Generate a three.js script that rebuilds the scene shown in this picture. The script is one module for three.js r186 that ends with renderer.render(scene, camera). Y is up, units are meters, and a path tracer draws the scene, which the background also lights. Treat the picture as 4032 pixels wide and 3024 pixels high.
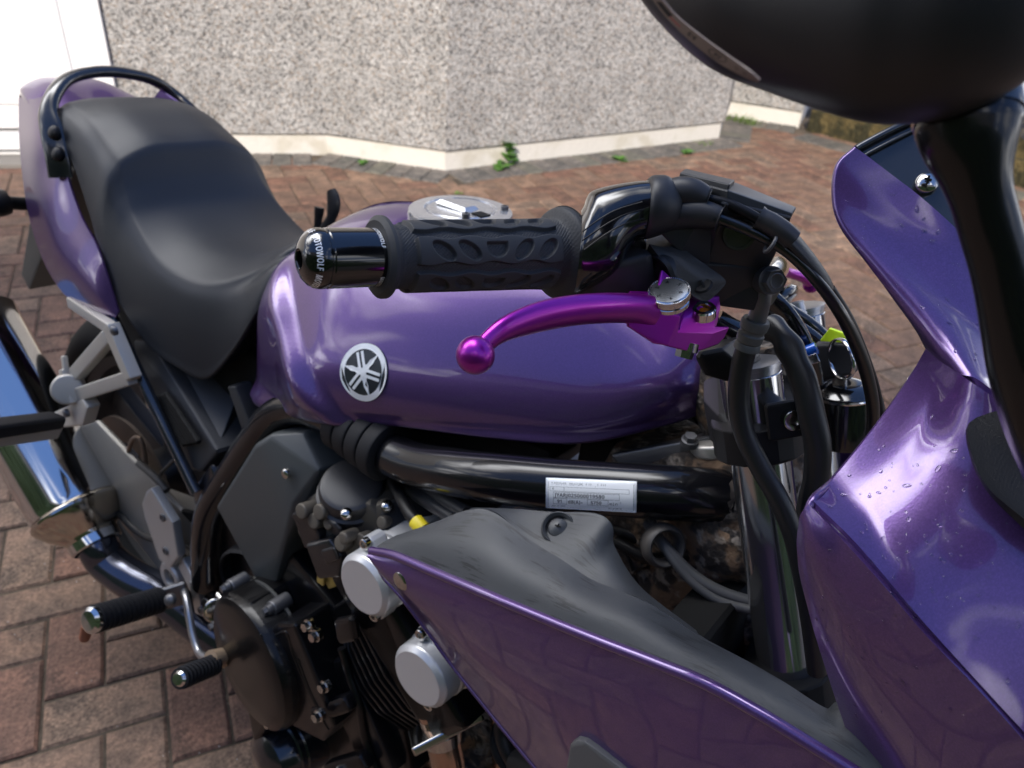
import * as THREE from 'three';
import { mergeGeometries, mergeVertices } from 'three/addons/utils/BufferGeometryUtils.js';
import { RoundedBoxGeometry } from 'three/addons/geometries/RoundedBoxGeometry.js';
import { ConvexGeometry } from 'three/addons/geometries/ConvexGeometry.js';
import { ImprovedNoise } from 'three/addons/math/ImprovedNoise.js';

// ---------------------------------------------------------------- camera, sky, sun, exposure
const scene = new THREE.Scene();
const camera = new THREE.PerspectiveCamera(53.047, 4 / 3, 0.02, 400);
camera.position.set(1.2738, 1.2146, .4789);
camera.up.set(-0.37751, 0.84082, -0.38794);
camera.lookAt(0.77698, 0.67713, -0.20251);
camera.focus = 0.47; camera.userData.fStop = 11;
const renderer = new THREE.WebGLRenderer({ antialias: true });
renderer.toneMapping = THREE.LinearToneMapping;
renderer.toneMappingExposure = 1.4;
renderer.shadowMap.enabled = true;

let seed = 7;
const rnd = () => { seed = (seed * 1664525 + 1013904223) % 4294967296; return seed / 4294967296; };
const rr = (a, b) => a + (b - a) * rnd();
const clamp = (x, a = 0, b = 1) => Math.min(b, Math.max(a, x));
const smooth = (a, b, x) => { const t = clamp((x - a) / (b - a)); return t * t * (3 - 2 * t); };
const mix = (a, b, t) => a + (b - a) * t;
const perlin = new ImprovedNoise();
const fbm = (x, y, z, o = 4) => { let s = 0, a = 0.5; for (let i = 0; i < o; i++) { s += a * perlin.noise(x, y, z); x = x * 2.03 + 5.1; y = y * 2.03 + 1.7; z = z * 2.03 + 3.3; a *= 0.5; } return s; };

const sunDir = new THREE.Vector3(0.375, 0.58, 0.726).normalize();
const SKY = 0.62;
{ // broken bright cloud over a blue sky
  const w = 1024, h = 512, data = new Float32Array(w * h * 4);
  for (let j = 0; j < h; j++) for (let i = 0; i < w; i++) {
    const el = (j + 0.5) / h * Math.PI - Math.PI / 2, az = (i + 0.5) / w * 2 * Math.PI - Math.PI;
    const d = [Math.cos(el) * Math.cos(az), Math.sin(el), Math.cos(el) * Math.sin(az)], y = Math.max(d[1], 0);
    const k = 1 / (0.3 + y), px = d[0] * k, pz = d[2] * k;
    const warp = fbm(px * 0.9 + 3, pz * 0.9, 2.2, 3);
    const n = fbm(px * 1.5 + warp * 1.1 + 8.4, pz * 1.5 - warp * 0.8 + 29.8, 0.5, 7) + 0.08 * smooth(0.6, 1.8, Math.hypot(px, pz));
    const cover = smooth(0.02, 0.15, n), lo = (1 - y) ** 3;
    const blue = [mix(0.17, 0.6, lo), mix(0.33, 0.72, lo), mix(0.8, 0.95, lo)];
    const s = d[0] * sunDir.x + d[1] * sunDir.y + d[2] * sunDir.z, c = 2.0 + 11 * smooth(0.12, 0.42, n) * smooth(-0.2, 0.75, y) + 0.8 * smooth(0.4, 1, s), o = (j * w + i) * 4;
    for (let q = 0; q < 3; q++) data[o + q] = d[1] < 0 ? [0.25, 0.22, 0.19][q] : mix(blue[q], c * [1, 1, 1.03][q], cover) * SKY;
    data[o + 3] = 1;
  }
  const sky = new THREE.DataTexture(data, w, h, THREE.RGBAFormat, THREE.FloatType);
  sky.mapping = THREE.EquirectangularReflectionMapping; sky.magFilter = THREE.LinearFilter; sky.needsUpdate = true;
  scene.background = sky; scene.environment = sky;
}
const sun = new THREE.DirectionalLight(0xfff5ea, 4.2);
sun.position.copy(sunDir).multiplyScalar(20); sun.castShadow = true; sun.shadow.radius = 6;
sun.shadow.camera.left = sun.shadow.camera.bottom = -6; sun.shadow.camera.right = sun.shadow.camera.top = 6; sun.shadow.camera.far = 60;
scene.add(sun); scene.add(sun.target);

// ---------------------------------------------------------------- geometry helpers
const V = (a) => (a.isVector3 ? a.clone() : new THREE.Vector3(a[0], a[1], a[2]));
const add = (a, b, k = 1) => [a[0] + b[0] * k, a[1] + b[1] * k, a[2] + b[2] * k];
const sub = (a, b) => [a[0] - b[0], a[1] - b[1], a[2] - b[2]];
const lerp3 = (a, b, t) => [mix(a[0], b[0], t), mix(a[1], b[1], t), mix(a[2], b[2], t)];
const unit = (a) => { const l = Math.hypot(a[0], a[1], a[2]); return [a[0] / l, a[1] / l, a[2] / l]; };
const cross = (a, b) => [a[1] * b[2] - a[2] * b[1], a[2] * b[0] - a[0] * b[2], a[0] * b[1] - a[1] * b[0]];
const flat = (g) => { let k = g.index ? g.toNonIndexed() : g; const r = new THREE.BufferGeometry(); for (const n of ['position', 'normal', 'uv']) if (k.attributes[n]) r.setAttribute(n, k.attributes[n]); if (!r.attributes.normal) r.computeVertexNormals(); if (!r.attributes.uv) r.setAttribute('uv', new THREE.BufferAttribute(new Float32Array(r.attributes.position.count * 2), 2)); return r; };
const join = (list) => (list.length === 1 ? list[0] : mergeGeometries(list.map(flat)));
function creased(g, angle) { // smooth normals except across edges sharper than angle
  const src = g.index ? g : mergeVertices((() => { const q = new THREE.BufferGeometry(); q.setAttribute('position', g.attributes.position); return q; })(), 1e-6), ix = src.index.array, P0 = src.attributes.position.array, nf = ix.length / 3, F = new Float32Array(nf * 3), A = new Float32Array(nf * 3);
  for (let f = 0; f < nf; f++) { const a = ix[f * 3] * 3, b = ix[f * 3 + 1] * 3, c = ix[f * 3 + 2] * 3, ux = P0[b] - P0[a], uy = P0[b + 1] - P0[a + 1], uz = P0[b + 2] - P0[a + 2], vx = P0[c] - P0[a], vy = P0[c + 1] - P0[a + 1], vz = P0[c + 2] - P0[a + 2]; const x = uy * vz - uz * vy, y = uz * vx - ux * vz, z = ux * vy - uy * vx, l = Math.hypot(x, y, z) || 1e-20; A[f * 3] = x; A[f * 3 + 1] = y; A[f * 3 + 2] = z; F[f * 3] = x / l; F[f * 3 + 1] = y / l; F[f * 3 + 2] = z / l; }
  const nv = P0.length / 3, start = new Uint32Array(nv + 1); for (const i of ix) start[i + 1]++; for (let i = 0; i < nv; i++) start[i + 1] += start[i]; const at = start.slice(), inc = new Uint32Array(ix.length); for (let k = 0; k < ix.length; k++) inc[at[ix[k]]++] = Math.floor(k / 3);
  const N = new Float32Array(nf * 9), Q = new Float32Array(nf * 9), cs = Math.cos(angle), su = src.attributes.uv?.array, U = su && new Float32Array(nf * 6);
  for (let k = 0; k < ix.length; k++) { const f = Math.floor(k / 3), v = ix[k]; let x = 0, y = 0, z = 0; for (let m = start[v]; m < start[v + 1]; m++) { const h = inc[m]; if (F[h * 3] * F[f * 3] + F[h * 3 + 1] * F[f * 3 + 1] + F[h * 3 + 2] * F[f * 3 + 2] > cs) { x += A[h * 3]; y += A[h * 3 + 1]; z += A[h * 3 + 2]; } } const l = Math.hypot(x, y, z); if (l < 1e-18) { x = F[f * 3]; y = F[f * 3 + 1]; z = F[f * 3 + 2]; } else { x /= l; y /= l; z /= l; } N[k * 3] = x; N[k * 3 + 1] = y; N[k * 3 + 2] = z; for (let q = 0; q < 3; q++) Q[k * 3 + q] = P0[v * 3 + q]; if (U) { U[k * 2] = su[v * 2]; U[k * 2 + 1] = su[v * 2 + 1]; } }
  const r = new THREE.BufferGeometry(); r.setAttribute('position', new THREE.BufferAttribute(Q, 3)); r.setAttribute('normal', new THREE.BufferAttribute(N, 3)); if (U) r.setAttribute('uv', new THREE.BufferAttribute(U, 2)); return r;
}
const crease = (g, a = 0.6) => { const k = g.clone(); k.deleteAttribute('uv'); k.deleteAttribute('normal'); return creased(mergeVertices(k, 1e-6), a); };
// box-projected uv in metres times a scale
function boxuv(g, s = 1) {
  g = flat(g); const p = g.attributes.position, n = g.attributes.normal, uv = new Float32Array(p.count * 2);
  for (let i = 0; i < p.count; i += 3) {
    let x = 0, y = 0, z = 0; for (let k = 0; k < 3; k++) { x += n.getX(i + k); y += n.getY(i + k); z += n.getZ(i + k); }
    x = Math.abs(x); y = Math.abs(y); z = Math.abs(z);
    for (let k = 0; k < 3; k++) {
      const a = p.getX(i + k), b = p.getY(i + k), c = p.getZ(i + k);
      const [u, v] = x > y && x > z ? [c, b] : y > z ? [a, c] : [a, b];
      uv[(i + k) * 2] = u * s; uv[(i + k) * 2 + 1] = v * s;
    }
  }
  g.setAttribute('uv', new THREE.BufferAttribute(uv, 2)); return g;
}
function basis(o, z, xh = [1, 0, 0]) { // local z along z, local x near xh
  const Z = unit(z); let X = sub(xh, [Z[0] * (xh[0] * Z[0] + xh[1] * Z[1] + xh[2] * Z[2]), Z[1] * (xh[0] * Z[0] + xh[1] * Z[1] + xh[2] * Z[2]), Z[2] * (xh[0] * Z[0] + xh[1] * Z[1] + xh[2] * Z[2])]);
  if (Math.hypot(...X) < 1e-4) X = cross([0, 1, 0], Z); X = unit(X); const Y = cross(Z, X);
  return new THREE.Matrix4().makeBasis(V(X), V(Y), V(Z)).setPosition(o[0], o[1], o[2]);
}
// turned body: profile [[radius, height]] about the axis from p along dir
function lathe(p, dir, prof, seg = 32, hint) {
  const g = new THREE.LatheGeometry(prof.map(([r, h]) => new THREE.Vector2(Math.max(r, 1e-5), h)), seg);
  g.rotateX(Math.PI / 2); g.applyMatrix4(basis(p, dir, hint)); return g;
}
const turned = (p, dir, prof, seg = 32, a = 0.5) => { const g = lathe(p, dir, prof, seg), uv = g.attributes.uv; return crease(g, a); };
const rod = (a, b, r, r2 = r, seg = 20) => { const l = V(b).distanceTo(V(a)); return turned(a, sub(b, a), [[0, 0], [r, 0], [r2, l], [0, l]], seg); };
// cylinder between two points with rounded rims
const drum = (a, b, r, c = 0.002, seg = 32) => { const l = V(b).distanceTo(V(a)); return turned(a, sub(b, a), [[0, 0], [r - c, 0], [r - c * 0.3, c * 0.3], [r, c], [r, l - c], [r - c * 0.3, l - c * 0.3], [r - c, l], [0, l]], seg, 0.9); };
const curve = (pts) => new THREE.CatmullRomCurve3(pts.map(V), false, 'centripetal');
// swept tube; r is a number or a function of t; flatness squashes across the second axis; ends are closed
function sweep(pts, r, n = 48, m = 14, squash = 1, hint = [0, 1, 0], straight = false) {
  const c = straight ? null : curve(pts), P0 = [], R = typeof r === 'function' ? r : () => r;
  for (let i = 0; i <= n; i++) {
    if (c) P0.push(c.getPoint(i / n));
    else { const f = i / n * (pts.length - 1), k = Math.min(pts.length - 2, Math.floor(f)); P0.push(V(lerp3(pts[k], pts[k + 1], f - k))); }
  }
  const pos = [], idx = []; let X = V(hint);
  for (let i = 0; i <= n; i++) {
    const T = P0[Math.min(n, i + 1)].clone().sub(P0[Math.max(0, i - 1)]).normalize();
    X.addScaledVector(T, -X.dot(T)); if (X.lengthSq() < 1e-6) X.set(0.3, 0.2, 1).addScaledVector(T, -0.5); X.normalize();
    const Y = T.clone().cross(X), rad = R(i / n), a = rad.length ? rad[0] : rad, b = rad.length ? rad[1] : rad * squash;
    for (let j = 0; j < m; j++) { const w = j / m * 2 * Math.PI; const q = P0[i].clone().addScaledVector(X, Math.cos(w) * a).addScaledVector(Y, Math.sin(w) * b); pos.push(q.x, q.y, q.z); }
  }
  for (let i = 0; i < n; i++) for (let j = 0; j < m; j++) { const a = i * m + j, b = i * m + (j + 1) % m; idx.push(a, b, a + m, b, b + m, a + m); }
  for (const [e, s] of [[0, -1], [n, 1]]) { const k = pos.length / 3; pos.push(P0[e].x, P0[e].y, P0[e].z); for (let j = 0; j < m; j++) { const a = e * m + j, b = e * m + (j + 1) % m; if (s > 0) idx.push(a, b, k); else idx.push(b, a, k); } }
  const g = new THREE.BufferGeometry(); g.setAttribute('position', new THREE.Float32BufferAttribute(pos, 3)); g.setIndex(idx);
  return crease(g, 1.0);
}
// smooth surface through a grid of control points, given a thickness away from the side that normals face
const cr = (a, b, c, d, t) => 0.5 * (2 * b + (c - a) * t + (2 * a - 5 * b + 4 * c - d) * t * t + (3 * b - a - 3 * c + d) * t * t * t);
function spline(row, n) { // resample a row of points to n + 1 points
  const out = [], L = row.length - 1, at = (k) => (k < 0 ? add(row[0], sub(row[0], row[1])) : k > L ? add(row[L], sub(row[L], row[L - 1])) : row[k]);
  for (let i = 0; i <= n; i++) { const f = i / n * L, k = Math.min(L - 1, Math.floor(f)), t = f - k, a = at(k - 1), b = at(k), c = at(k + 1), d = at(k + 2); out.push([0, 1, 2].map((q) => cr(a[q], b[q], c[q], d[q], t))); }
  return out;
}
function patch(rows, nu, nv) { const A = rows.map((r) => spline(r, nu)), G = []; for (let i = 0; i <= nu; i++) G.push(spline(A.map((r) => r[i]), nv)); return G; }  // G[i][j]
function skin(G, th = 0.003, flip = 1, bend = null) {
  const nu = G.length - 1, nv = G[0].length - 1, pos = [], uv = [], idx = [], S = (nu + 1) * (nv + 1);
  if (bend) G = G.map((c) => c.map(bend));
  const N = G.map((c, i) => c.map((p, j) => { const a = sub(G[Math.min(nu, i + 1)][j], G[Math.max(0, i - 1)][j]), b = sub(G[i][Math.min(nv, j + 1)], G[i][Math.max(0, j - 1)]); const n = cross(a, b); const l = Math.hypot(...n) || 1; return [n[0] / l * flip, n[1] / l * flip, n[2] / l * flip]; }));
  for (const side of [0, 1]) for (let i = 0; i <= nu; i++) for (let j = 0; j <= nv; j++) { const p = add(G[i][j], N[i][j], -th * side); pos.push(...p); uv.push(i / nu, j / nv); }
  const q = (a, b, c, d, f) => (f ? idx.push(a, b, c, b, d, c) : idx.push(a, c, b, b, c, d));
  for (let i = 0; i < nu; i++) for (let j = 0; j < nv; j++) { const a = i * (nv + 1) + j, b = a + nv + 1; q(a, b, a + 1, b + 1, flip > 0); q(S + a, S + b, S + a + 1, S + b + 1, flip < 0); }
  for (let i = 0; i < nu; i++) { let a = i * (nv + 1), b = a + nv + 1; q(a, b, S + a, S + b, flip < 0); a += nv; b += nv; q(a, b, S + a, S + b, flip > 0); }
  for (let j = 0; j < nv; j++) { let a = j; q(a, a + 1, S + a, S + a + 1, flip > 0); a = nu * (nv + 1) + j; q(a, a + 1, S + a, S + a + 1, flip < 0); }
  const g = new THREE.BufferGeometry(); g.setAttribute('position', new THREE.Float32BufferAttribute(pos, 3)); g.setAttribute('uv', new THREE.Float32BufferAttribute(uv, 2)); g.setIndex(idx);
  return creased(g, 0.7);
}
// closed sections joined into a body with closed ends
function loft(sections, nu, nv, bend = null, angle = 0.9) {
  const ring = (s) => { const L = s.length, out = []; for (let i = 0; i < nu; i++) { const f = i / nu * L, k = Math.floor(f), t = f - k, g = (m) => s[(m + 2 * L) % L]; out.push([0, 1, 2].map((q) => cr(g(k - 1)[q], g(k)[q], g(k + 1)[q], g(k + 2)[q], t))); } return out; };
  const A = sections.map(ring), G = []; for (let i = 0; i < nu; i++) G.push(spline(A.map((r) => r[i]), nv));
  const pos = [], idx = []; const B = bend || ((p) => p);
  for (let j = 0; j <= nv; j++) for (let i = 0; i < nu; i++) pos.push(...B(G[i][j]));
  for (let j = 0; j < nv; j++) for (let i = 0; i < nu; i++) { const a = j * nu + i, b = j * nu + (i + 1) % nu; idx.push(a, b, a + nu, b, b + nu, a + nu); }
  for (const j of [0, nv]) { const k = pos.length / 3, c = [0, 0, 0]; for (let i = 0; i < nu; i++) for (let q = 0; q < 3; q++) c[q] += pos[(j * nu + i) * 3 + q] / nu; pos.push(...c); for (let i = 0; i < nu; i++) { const a = j * nu + i, b = j * nu + (i + 1) % nu; if (j) idx.push(a, b, k); else idx.push(b, a, k); } }
  const g = new THREE.BufferGeometry(); g.setAttribute('position', new THREE.Float32BufferAttribute(pos, 3)); g.setIndex(idx);
  return creased(g, angle);
}
// convex body with small rounded edges
const BALL = []; for (const a of [-1, 0, 1]) for (const b of [-1, 0, 1]) for (const c of [-1, 0, 1]) if (a || b || c) BALL.push(unit([a, b, c]));
function hull(pts, r = 0.003, angle = 0.5) { const q = []; for (const p of pts) { if (r) for (const d of BALL) q.push(V(add(p, d, r))); else q.push(V(p)); } return crease(new ConvexGeometry(q), angle); }
// two outlines (front, and the same moved by off) as one body
const slab = (pts, off, r = 0.003, angle) => hull([...pts, ...pts.map((p) => add(p, off))], r, angle);
// flat plate with any outline through nearly coplanar points, bevelled; th goes away from the side that n faces
function plate(pts, th, bevel = 0.001, nh = [0, 0, 1], holes = [], smoothEdge = false) {
  const o = pts.reduce((a, p) => add(a, p, 1 / pts.length), [0, 0, 0]); let n = [0, 0, 0];
  for (let i = 0; i < pts.length; i++) n = add(n, cross(sub(pts[i], o), sub(pts[(i + 1) % pts.length], o)));
  n = unit(n); if (n[0] * nh[0] + n[1] * nh[1] + n[2] * nh[2] < 0) n = [-n[0], -n[1], -n[2]];
  const M = basis(add(o, n, -th + bevel), n), I = M.clone().invert(), to = (p) => { const v = V(p).applyMatrix4(I); return new THREE.Vector2(v.x, v.y); };
  let sh; const q = pts.map(to); if (smoothEdge) { sh = new THREE.Shape(new THREE.SplineCurve([...q, q[0]]).getPoints(q.length * 6)); } else sh = new THREE.Shape(q);
  for (const h of holes) sh.holes.push(new THREE.Path(h.map(to)));
  const g = new THREE.ExtrudeGeometry(sh, { depth: Math.max(1e-4, th - 2 * bevel), bevelEnabled: bevel > 0, bevelThickness: bevel, bevelSize: bevel, bevelOffset: -bevel, bevelSegments: 2, curveSegments: 16 });
  g.applyMatrix4(M); return crease(g, 0.5);
}
const ringPts = (c, x, y, n, k0 = 0) => Array.from({ length: n }, (_, i) => { const w = k0 + i / n * 2 * Math.PI; return add(add(c, x, Math.cos(w)), y, Math.sin(w)); });
const hexBolt = (p, dir, r, h, flange = 1.25) => join([turned(p, dir, [[0, -0.004], [r * flange, -0.004], [r * flange, h * 0.25], [r, h * 0.3], [0, h * 0.3]], 24), crease((() => { const g = new THREE.CylinderGeometry(r * 0.94, r, h, 6, 1); g.rotateX(Math.PI / 2); g.translate(0, 0, h / 2); g.applyMatrix4(basis(p, dir)); return g; })(), 0.4)]);
const socketBolt = (p, dir, r, h) => turned(p, dir, [[0, h * 0.25], [r * 0.48, h * 0.25], [r * 0.5, h], [r * 0.86, h], [r, h * 0.86], [r, -0.004], [0, -0.004]], 20, 0.6);
const domeBolt = (p, dir, r, h) => turned(p, dir, [[0, h], [r * 0.35, h * 0.94], [r * 0.7, h * 0.72], [r * 0.93, h * 0.35], [r, 0], [r, -0.004], [0, -0.004]], 24, 0.7);

const bar = (a, b, w, t, n = [0, 0, 1], r = 0.0025) => { const x = unit(sub(b, a)), y = unit(cross(n, x)), z = cross(x, y), pts = []; for (const e of [a, b]) for (const i of [-1, 1]) for (const k of [-1, 1]) pts.push(add(add(e, y, i * (w / 2 - r)), z, k * (t / 2 - r))); return hull(pts, r); };
// ---------------------------------------------------------------- scene tree helpers
const used = new Map();
const numbered = (n) => { const k = used.get(n) || 0; used.set(n, k + 1); return k ? n + '_' + String(k).padStart(3, '0') : n; };
function part(name, geos, mat, parent, label) {
  const m = new THREE.Mesh(Array.isArray(geos) ? join(geos) : geos, mat); m.name = name; m.castShadow = m.receiveShadow = true;
  if (label) m.userData.label = label; parent.add(m); return m;
}
function tag(o, label, category, group) { o.userData.label = label; o.userData.category = category; if (group) o.userData.group = group; return o; }
function thing(name, label, category, pos = [0, 0, 0], group) { const g = new THREE.Group(); g.name = numbered(name); g.position.set(...pos); scene.add(g); return tag(g, label, category, group); }
function struct(name, geos, mat) { const m = new THREE.Mesh(Array.isArray(geos) ? join(geos) : geos, mat); m.name = name; m.castShadow = m.receiveShadow = true; m.userData.kind = 'structure'; scene.add(m); return m; }

// ---------------------------------------------------------------- materials
function tex(w, h, fn, srgb = false, rep = true) { // fn(x, y) -> [r, g, b] or number, 0..1
  const d = new Uint8Array(w * h * 4);
  for (let y = 0; y < h; y++) for (let x = 0; x < w; x++) { const c = fn(x / w, y / h, x, y), o = (y * w + x) * 4; for (let k = 0; k < 3; k++) d[o + k] = 255 * clamp(c.length ? c[k] : c); d[o + 3] = 255; }
  const t = new THREE.DataTexture(d, w, h); if (srgb) t.colorSpace = THREE.SRGBColorSpace; if (rep) t.wrapS = t.wrapT = THREE.RepeatWrapping;
  t.magFilter = THREE.LinearFilter; t.minFilter = THREE.LinearMipmapLinearFilter; t.generateMipmaps = true; t.needsUpdate = true; return t;
}
const tile = (f) => (x, y, ...r) => { const a = smooth(0, 1, x), b = smooth(0, 1, y); return f(x, y) * (1 - a) * (1 - b) + f(x - 1, y) * a * (1 - b) + f(x, y - 1) * (1 - a) * b + f(x - 1, y - 1) * a * b; };
const rep = (t, u, v = u) => { const c = t.clone(); c.repeat.set(u, v); c.needsUpdate = true; return c; };
const rgb = (r, g, b) => new THREE.Color().setRGB(r, g, b);
const std = (c, rough, metal = 0, o = {}) => new THREE.MeshStandardMaterial({ color: rgb(...c), roughness: rough, metalness: metal, ...o });
const phy = (c, rough, metal = 0, o = {}) => new THREE.MeshPhysicalMaterial({ color: rgb(...c), roughness: rough, metalness: metal, ...o });

const tGrain = tex(256, 256, () => rnd());                                               // white grain
const tSoft = tex(256, 256, tile((x, y) => 0.5 + 0.9 * fbm(x * 6, y * 6, 3.7, 5)));      // soft blotches
const tLeather = tex(256, 256, tile((x, y) => 0.5 + 0.6 * fbm(x * 34, y * 34, 1.2, 2)));
const tSmudge = tex(512, 512, tile((x, y) => 0.42 + 0.25 * fbm(x * 5, y * 5, 9.1, 5) + 0.12 * fbm(x * 60, y * 60, 4.1, 2)));

const M = {};
const tFlake = tex(256, 256, () => { const v = 0.72 + 0.28 * rnd() ** 2; return [v, v, v]; });
M.paint = phy([0.122, 0.06, 0.225], 0.28, 0.54, { clearcoat: 1, clearcoatRoughness: 0.025, map: rep(tFlake, 9), bumpMap: rep(tGrain, 9), bumpScale: 0.00003 });
M.paintSide = M.paint;
M.anodised = phy([0.36, 0.014, 0.37], 0.33, 0.85, { clearcoat: 0.5, clearcoatRoughness: 0.12 });
M.gloss = phy([0.006, 0.006, 0.007], 0.16, 0, { clearcoat: 0.8, clearcoatRoughness: 0.04 });
M.frame = phy([0.005, 0.005, 0.0065], 0.25, 0, { specularIntensity: 0.5, clearcoat: 0.55, clearcoatRoughness: 0.03 });
M.satin = phy([0.012, 0.012, 0.0135], 0.42, 0, { specularIntensity: 0.5,  bumpMap: rep(tSoft, 30), bumpScale: 0.0003 });
M.plastic = phy([0.03, 0.033, 0.037], 0.5, 0, { specularIntensity: 0.5,  bumpMap: rep(tGrain, 4), bumpScale: 0.00008 });
M.rubber = phy([0.013, 0.013, 0.0145], 0.62, 0, { specularIntensity: 0.5,  bumpMap: rep(tGrain, 6), bumpScale: 0.0001 });
M.hose = phy([0.008, 0.008, 0.009], 0.4, 0, { specularIntensity: 0.5 });
M.vinyl = phy([0.012, 0.0145, 0.02], 0.48, 0, { bumpMap: rep(tLeather, 26), bumpScale: 0.00018 });
M.engine = phy([0.004, 0.004, 0.005], 0.3, 0, { specularIntensity: 0.4, clearcoat: 0.35, clearcoatRoughness: 0.08, bumpMap: rep(tSoft, 20), bumpScale: 0.0005 });
M.chrome = std([0.66, 0.66, 0.655], 0.24, 1, { roughnessMap: rep(tSmudge, 5) });
M.steel = std([0.5, 0.49, 0.47], 0.32, 1, { roughnessMap: rep(tSmudge, 6) });
M.alloy = std([0.42, 0.41, 0.39], 0.45, 0.75, { bumpMap: rep(tSoft, 24), bumpScale: 0.0004 });
M.silver = std([0.6, 0.6, 0.6], 0.34, 0.45, { bumpMap: rep(tGrain, 5), bumpScale: 0.00003 });
M.greyMetal = std([0.16, 0.16, 0.165], 0.42, 0.7, { bumpMap: rep(tSoft, 40), bumpScale: 0.0004 });
M.grime = std([0.12, 0.105, 0.085], 0.6, 0.4, { bumpMap: rep(tSoft, 40), bumpScale: 0.0015 });
M.dark = phy([0.004, 0.004, 0.004], 0.7, 0, { specularIntensity: 0.5 });
M.tyre = phy([0.012, 0.012, 0.012], 0.75, 0, { specularIntensity: 0.5 });
M.white = std([0.8, 0.8, 0.8], 0.35);
M.yellow = std([0.75, 0.6, 0.02], 0.45);
M.lime = std([0.6, 0.85, 0.02], 0.45);
M.blue = phy([0.01, 0.1, 0.5], 0.25, 0.2, { clearcoat: 0.8 });
M.amber = phy([0.7, 0.2, 0.02], 0.2, 0, { clearcoat: 0.5 });
M.copper = std([0.45, 0.3, 0.22], 0.3, 0.9, { roughnessMap: rep(tSmudge, 8) });
M.rust = std([1, 1, 1], 0.8, 0.15, { map: tex(256, 256, (() => { const f = tile((x, y) => fbm(x * 7, y * 7, 5.5, 5)), g = tile((x, y) => fbm(x * 11, y * 11, 8.5, 4)); return (x, y) => { const a = f(x, y), b = g(x, y), r = smooth(-0.05, 0.14, a), s = smooth(0.05, 0.22, b); return [mix(mix(0.2, 0.46, r), 0.58, s * 0.8), mix(mix(0.18, 0.37, r), 0.54, s * 0.8), mix(mix(0.165, 0.29, r), 0.49, s * 0.8)]; }; })(), true), bumpMap: rep(tSoft, 2), bumpScale: 0.004 });

// ---------------------------------------------------------------- setting: ground, paving, house, door, garden wall
const HOUSE = [[-2.54, -1.39], [-1.94, -2.138], [-1.349, -2.399], [-0.697, -4.205], [-0.937, -4.824], [-0.456, -4.955]];
{
  const g = new THREE.PlaneGeometry(240, 240); g.rotateX(-Math.PI / 2); g.translate(0, -0.07, 0);
  struct('ground', boxuv(g, 0.5), std([0.16, 0.145, 0.125], 0.95, 0, { map: rep(tSoft, 1), bumpMap: rep(tSoft, 2), bumpScale: 0.01 }));
}
const tBrick = tex(512, 512, (() => { const f = tile((x, y) => fbm(x * 5, y * 5, 2.5, 5)), g = tile((x, y) => fbm(x * 60, y * 60, 8.5, 3)); return (x, y) => { const a = f(x, y), b = g(x, y), v = 0.72 + 0.45 * a + 0.5 * b; return [v, v * (0.985 - 0.06 * a), v * (0.97 - 0.1 * a)]; }; })(), true);
const tPit = tex(512, 512, (() => { const f = tile((x, y) => fbm(x * 90, y * 90, 4.5, 3)); return (x, y) => 0.5 + 0.8 * f(x, y) - (rnd() < 0.02 ? 0.4 : 0); })());
const brickMat = std([1, 1, 1], 0.78, 0, { vertexColors: true, map: rep(tBrick, 3), bumpMap: rep(tPit, 3.3), bumpScale: 0.0022 });
function brickGeo(L, Wd, H, color, uo) { // chamfered block, top at y = 0
  const c = 0.005, d = 0.004, l = L / 2, w = Wd / 2, pos = [];
  const ring = (a, b, y) => [[-a, y, -b], [a, y, -b], [a, y, b], [-a, y, b]];
  const T = ring(l - c, w - c, 0), S = ring(l, w, -d), B = ring(l, w, -H), quad = (a, b, e, f) => pos.push(...a, ...e, ...b, ...b, ...e, ...f);
  quad(T[0], T[1], T[3], T[2]);
  for (let i = 0; i < 4; i++) { const k = (i + 1) % 4; quad(S[i], S[k], T[i], T[k]); quad(B[i], B[k], S[i], S[k]); }
  const g = new THREE.BufferGeometry(); g.setAttribute('position', new THREE.Float32BufferAttribute(pos, 3)); g.computeVertexNormals();
  const q = boxuv(g, 1), uv = q.attributes.uv; for (let i = 0; i < uv.count; i++) uv.setXY(i, uv.getX(i) + uo, uv.getY(i) + uo * 1.7);
  const col = new Float32Array(uv.count * 3); for (let i = 0; i < uv.count; i++) col.set(color, i * 3); q.setAttribute('color', new THREE.BufferAttribute(col, 3)); return q;
}
const mergeC = (l) => mergeGeometries(l);
const segDist = (x, z) => { let best = 9; for (let i = 0; i < HOUSE.length - 1; i++) { const [ax, az] = HOUSE[i], [bx, bz] = HOUSE[i + 1], dx = bx - ax, dz = bz - az, L = Math.hypot(dx, dz), t = clamp(((x - ax) * dx + (z - az) * dz) / L / L), s = ((x - ax) * dz - (z - az) * dx) / L, d = Math.hypot(x - ax - dx * t, z - az - dz * t); if (d < Math.abs(best)) best = s < 0 ? d : -d; } return best; };
const paving = new THREE.Group(); paving.name = 'driveway'; paving.userData.kind = 'structure'; scene.add(paving);
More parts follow.
